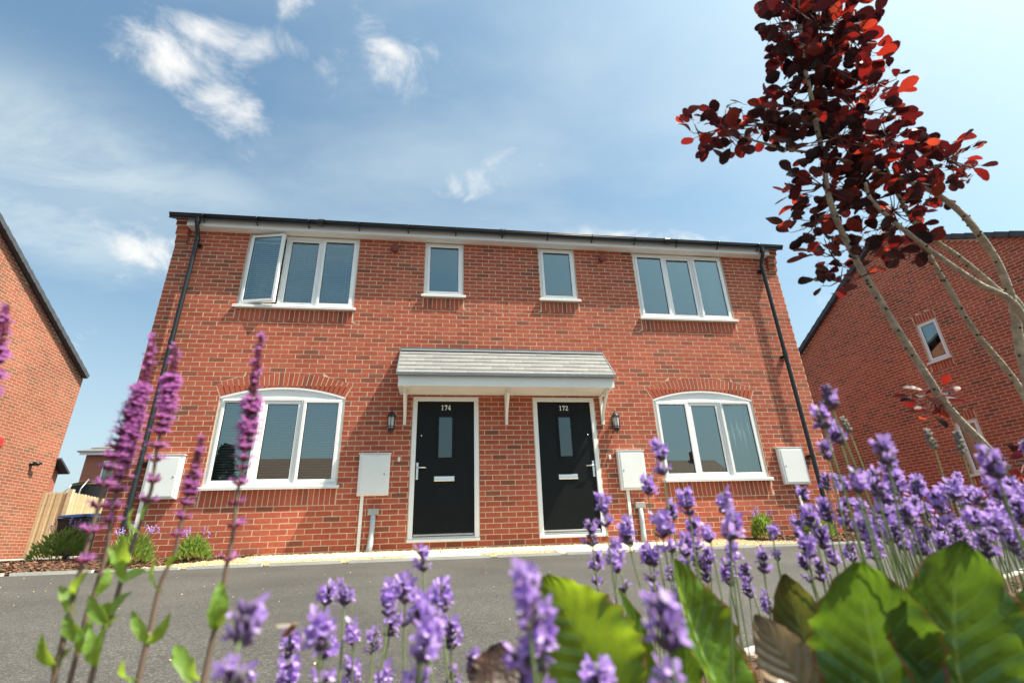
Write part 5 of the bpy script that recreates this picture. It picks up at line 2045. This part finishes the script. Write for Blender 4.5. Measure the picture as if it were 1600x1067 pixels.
# clumps: centre, half sizes in the picture, distance, leaf count
CL = [(1275, -20, 85, 45, 1.12, 50), (1280, 40, 80, 50, 1.12, 52), (1300, 105, 75, 45, 1.12, 46), (1330, 60, 45, 60, 1.16, 30), (1235, 60, 40, 70, 1.08, 30),
      (1250, 160, 70, 40, 1.12, 32), (1340, 175, 70, 40, 1.14, 38), (1310, 215, 80, 40, 1.10, 40), (1385, 215, 55, 40, 1.15, 30), (1195, 195, 55, 40, 1.12, 26), (1130, 200, 50, 38, 1.14, 20), (1090, 205, 30, 34, 1.15, 9),
      (1420, 255, 55, 35, 1.14, 28), (1480, 250, 50, 38, 1.13, 26), (1455, 290, 45, 30, 1.15, 16), (1370, 130, 40, 30, 1.15, 14),
      (1285, 290, 55, 35, 1.12, 26), (1275, 345, 45, 38, 1.12, 24), (1330, 300, 50, 40, 1.15, 24), (1395, 330, 50, 40, 1.15, 26), (1370, 385, 45, 32, 1.15, 20), (1420, 385, 35, 26, 1.16, 12),
      (1300, 400, 36, 34, 1.12, 16), (1310, 440, 34, 22, 1.12, 10), (1458, 628, 34, 26, 1.10, 17), (1600, 725, 30, 34, 1.08, 9)]
allleaf, tw_ = [], MB()
for (u, v, ru, rv, dp_, n) in CL:
    c = P(u, v, dp_)
    for k in range(int(n * 1.85)):
        a, q = rt.uniform(0, 6.28), sqrt(rt.random())
        uu, vv = u + ru * q * cos(a), v + rv * q * sin(a)
        p = P(uu, vv, dp_ + .05 + rt.gauss(0, .06))
        out = (p - c)
        out = out.normalized() if out.length > .01 else Vector((0, 0, 1))
        d = (out * .9 + Vector((rt.gauss(0, .5), rt.gauss(0, .5), rt.gauss(.15, .5)))).normalized()
        nn = (Vector((0, 0, 1)) * .9 + SUNV * .5 + Vector((rt.gauss(0, .55), rt.gauss(0, .55), rt.gauss(0, .3)))).normalized()
        d = (d - nn * d.dot(nn)).normalized()
        x = d.cross(nn)
        allleaf.append((p, Matrix((x, d, nn)).transposed(), rt.uniform(.52, .90), abs(uu - 1300) + abs(vv - 250)))
        if k % 3 == 0:
            tw_.tube([q_ - TO for q_ in (c, c.lerp(p, .5) + Vector((0, 0, -.006)), p)], [.0016, .0012, .0008], 4)
crown = tw_.build('crown', 'twig', tree)
order = sorted(range(len(allleaf)), key=lambda i: (allleaf[i][0] - CAM).length)
rest = MB()
for rank, i in enumerate(order):
    p, R, s, _ = allleaf[i]
    k = (i * 7 + i // 10) % 10
    if rank < 300:
        place('leaf', LEAFM[k], crown, p - TO, R.to_quaternion(), s)
    else:
        q = LEAF[k]
        rest.quad_mesh([R @ (Vector(w_) * s) + p - TO for w_ in q.v], q.f, 0, True)
tag(rest.build('leaf_mass', 'smoke_leaf_island', crown), kind='stuff')
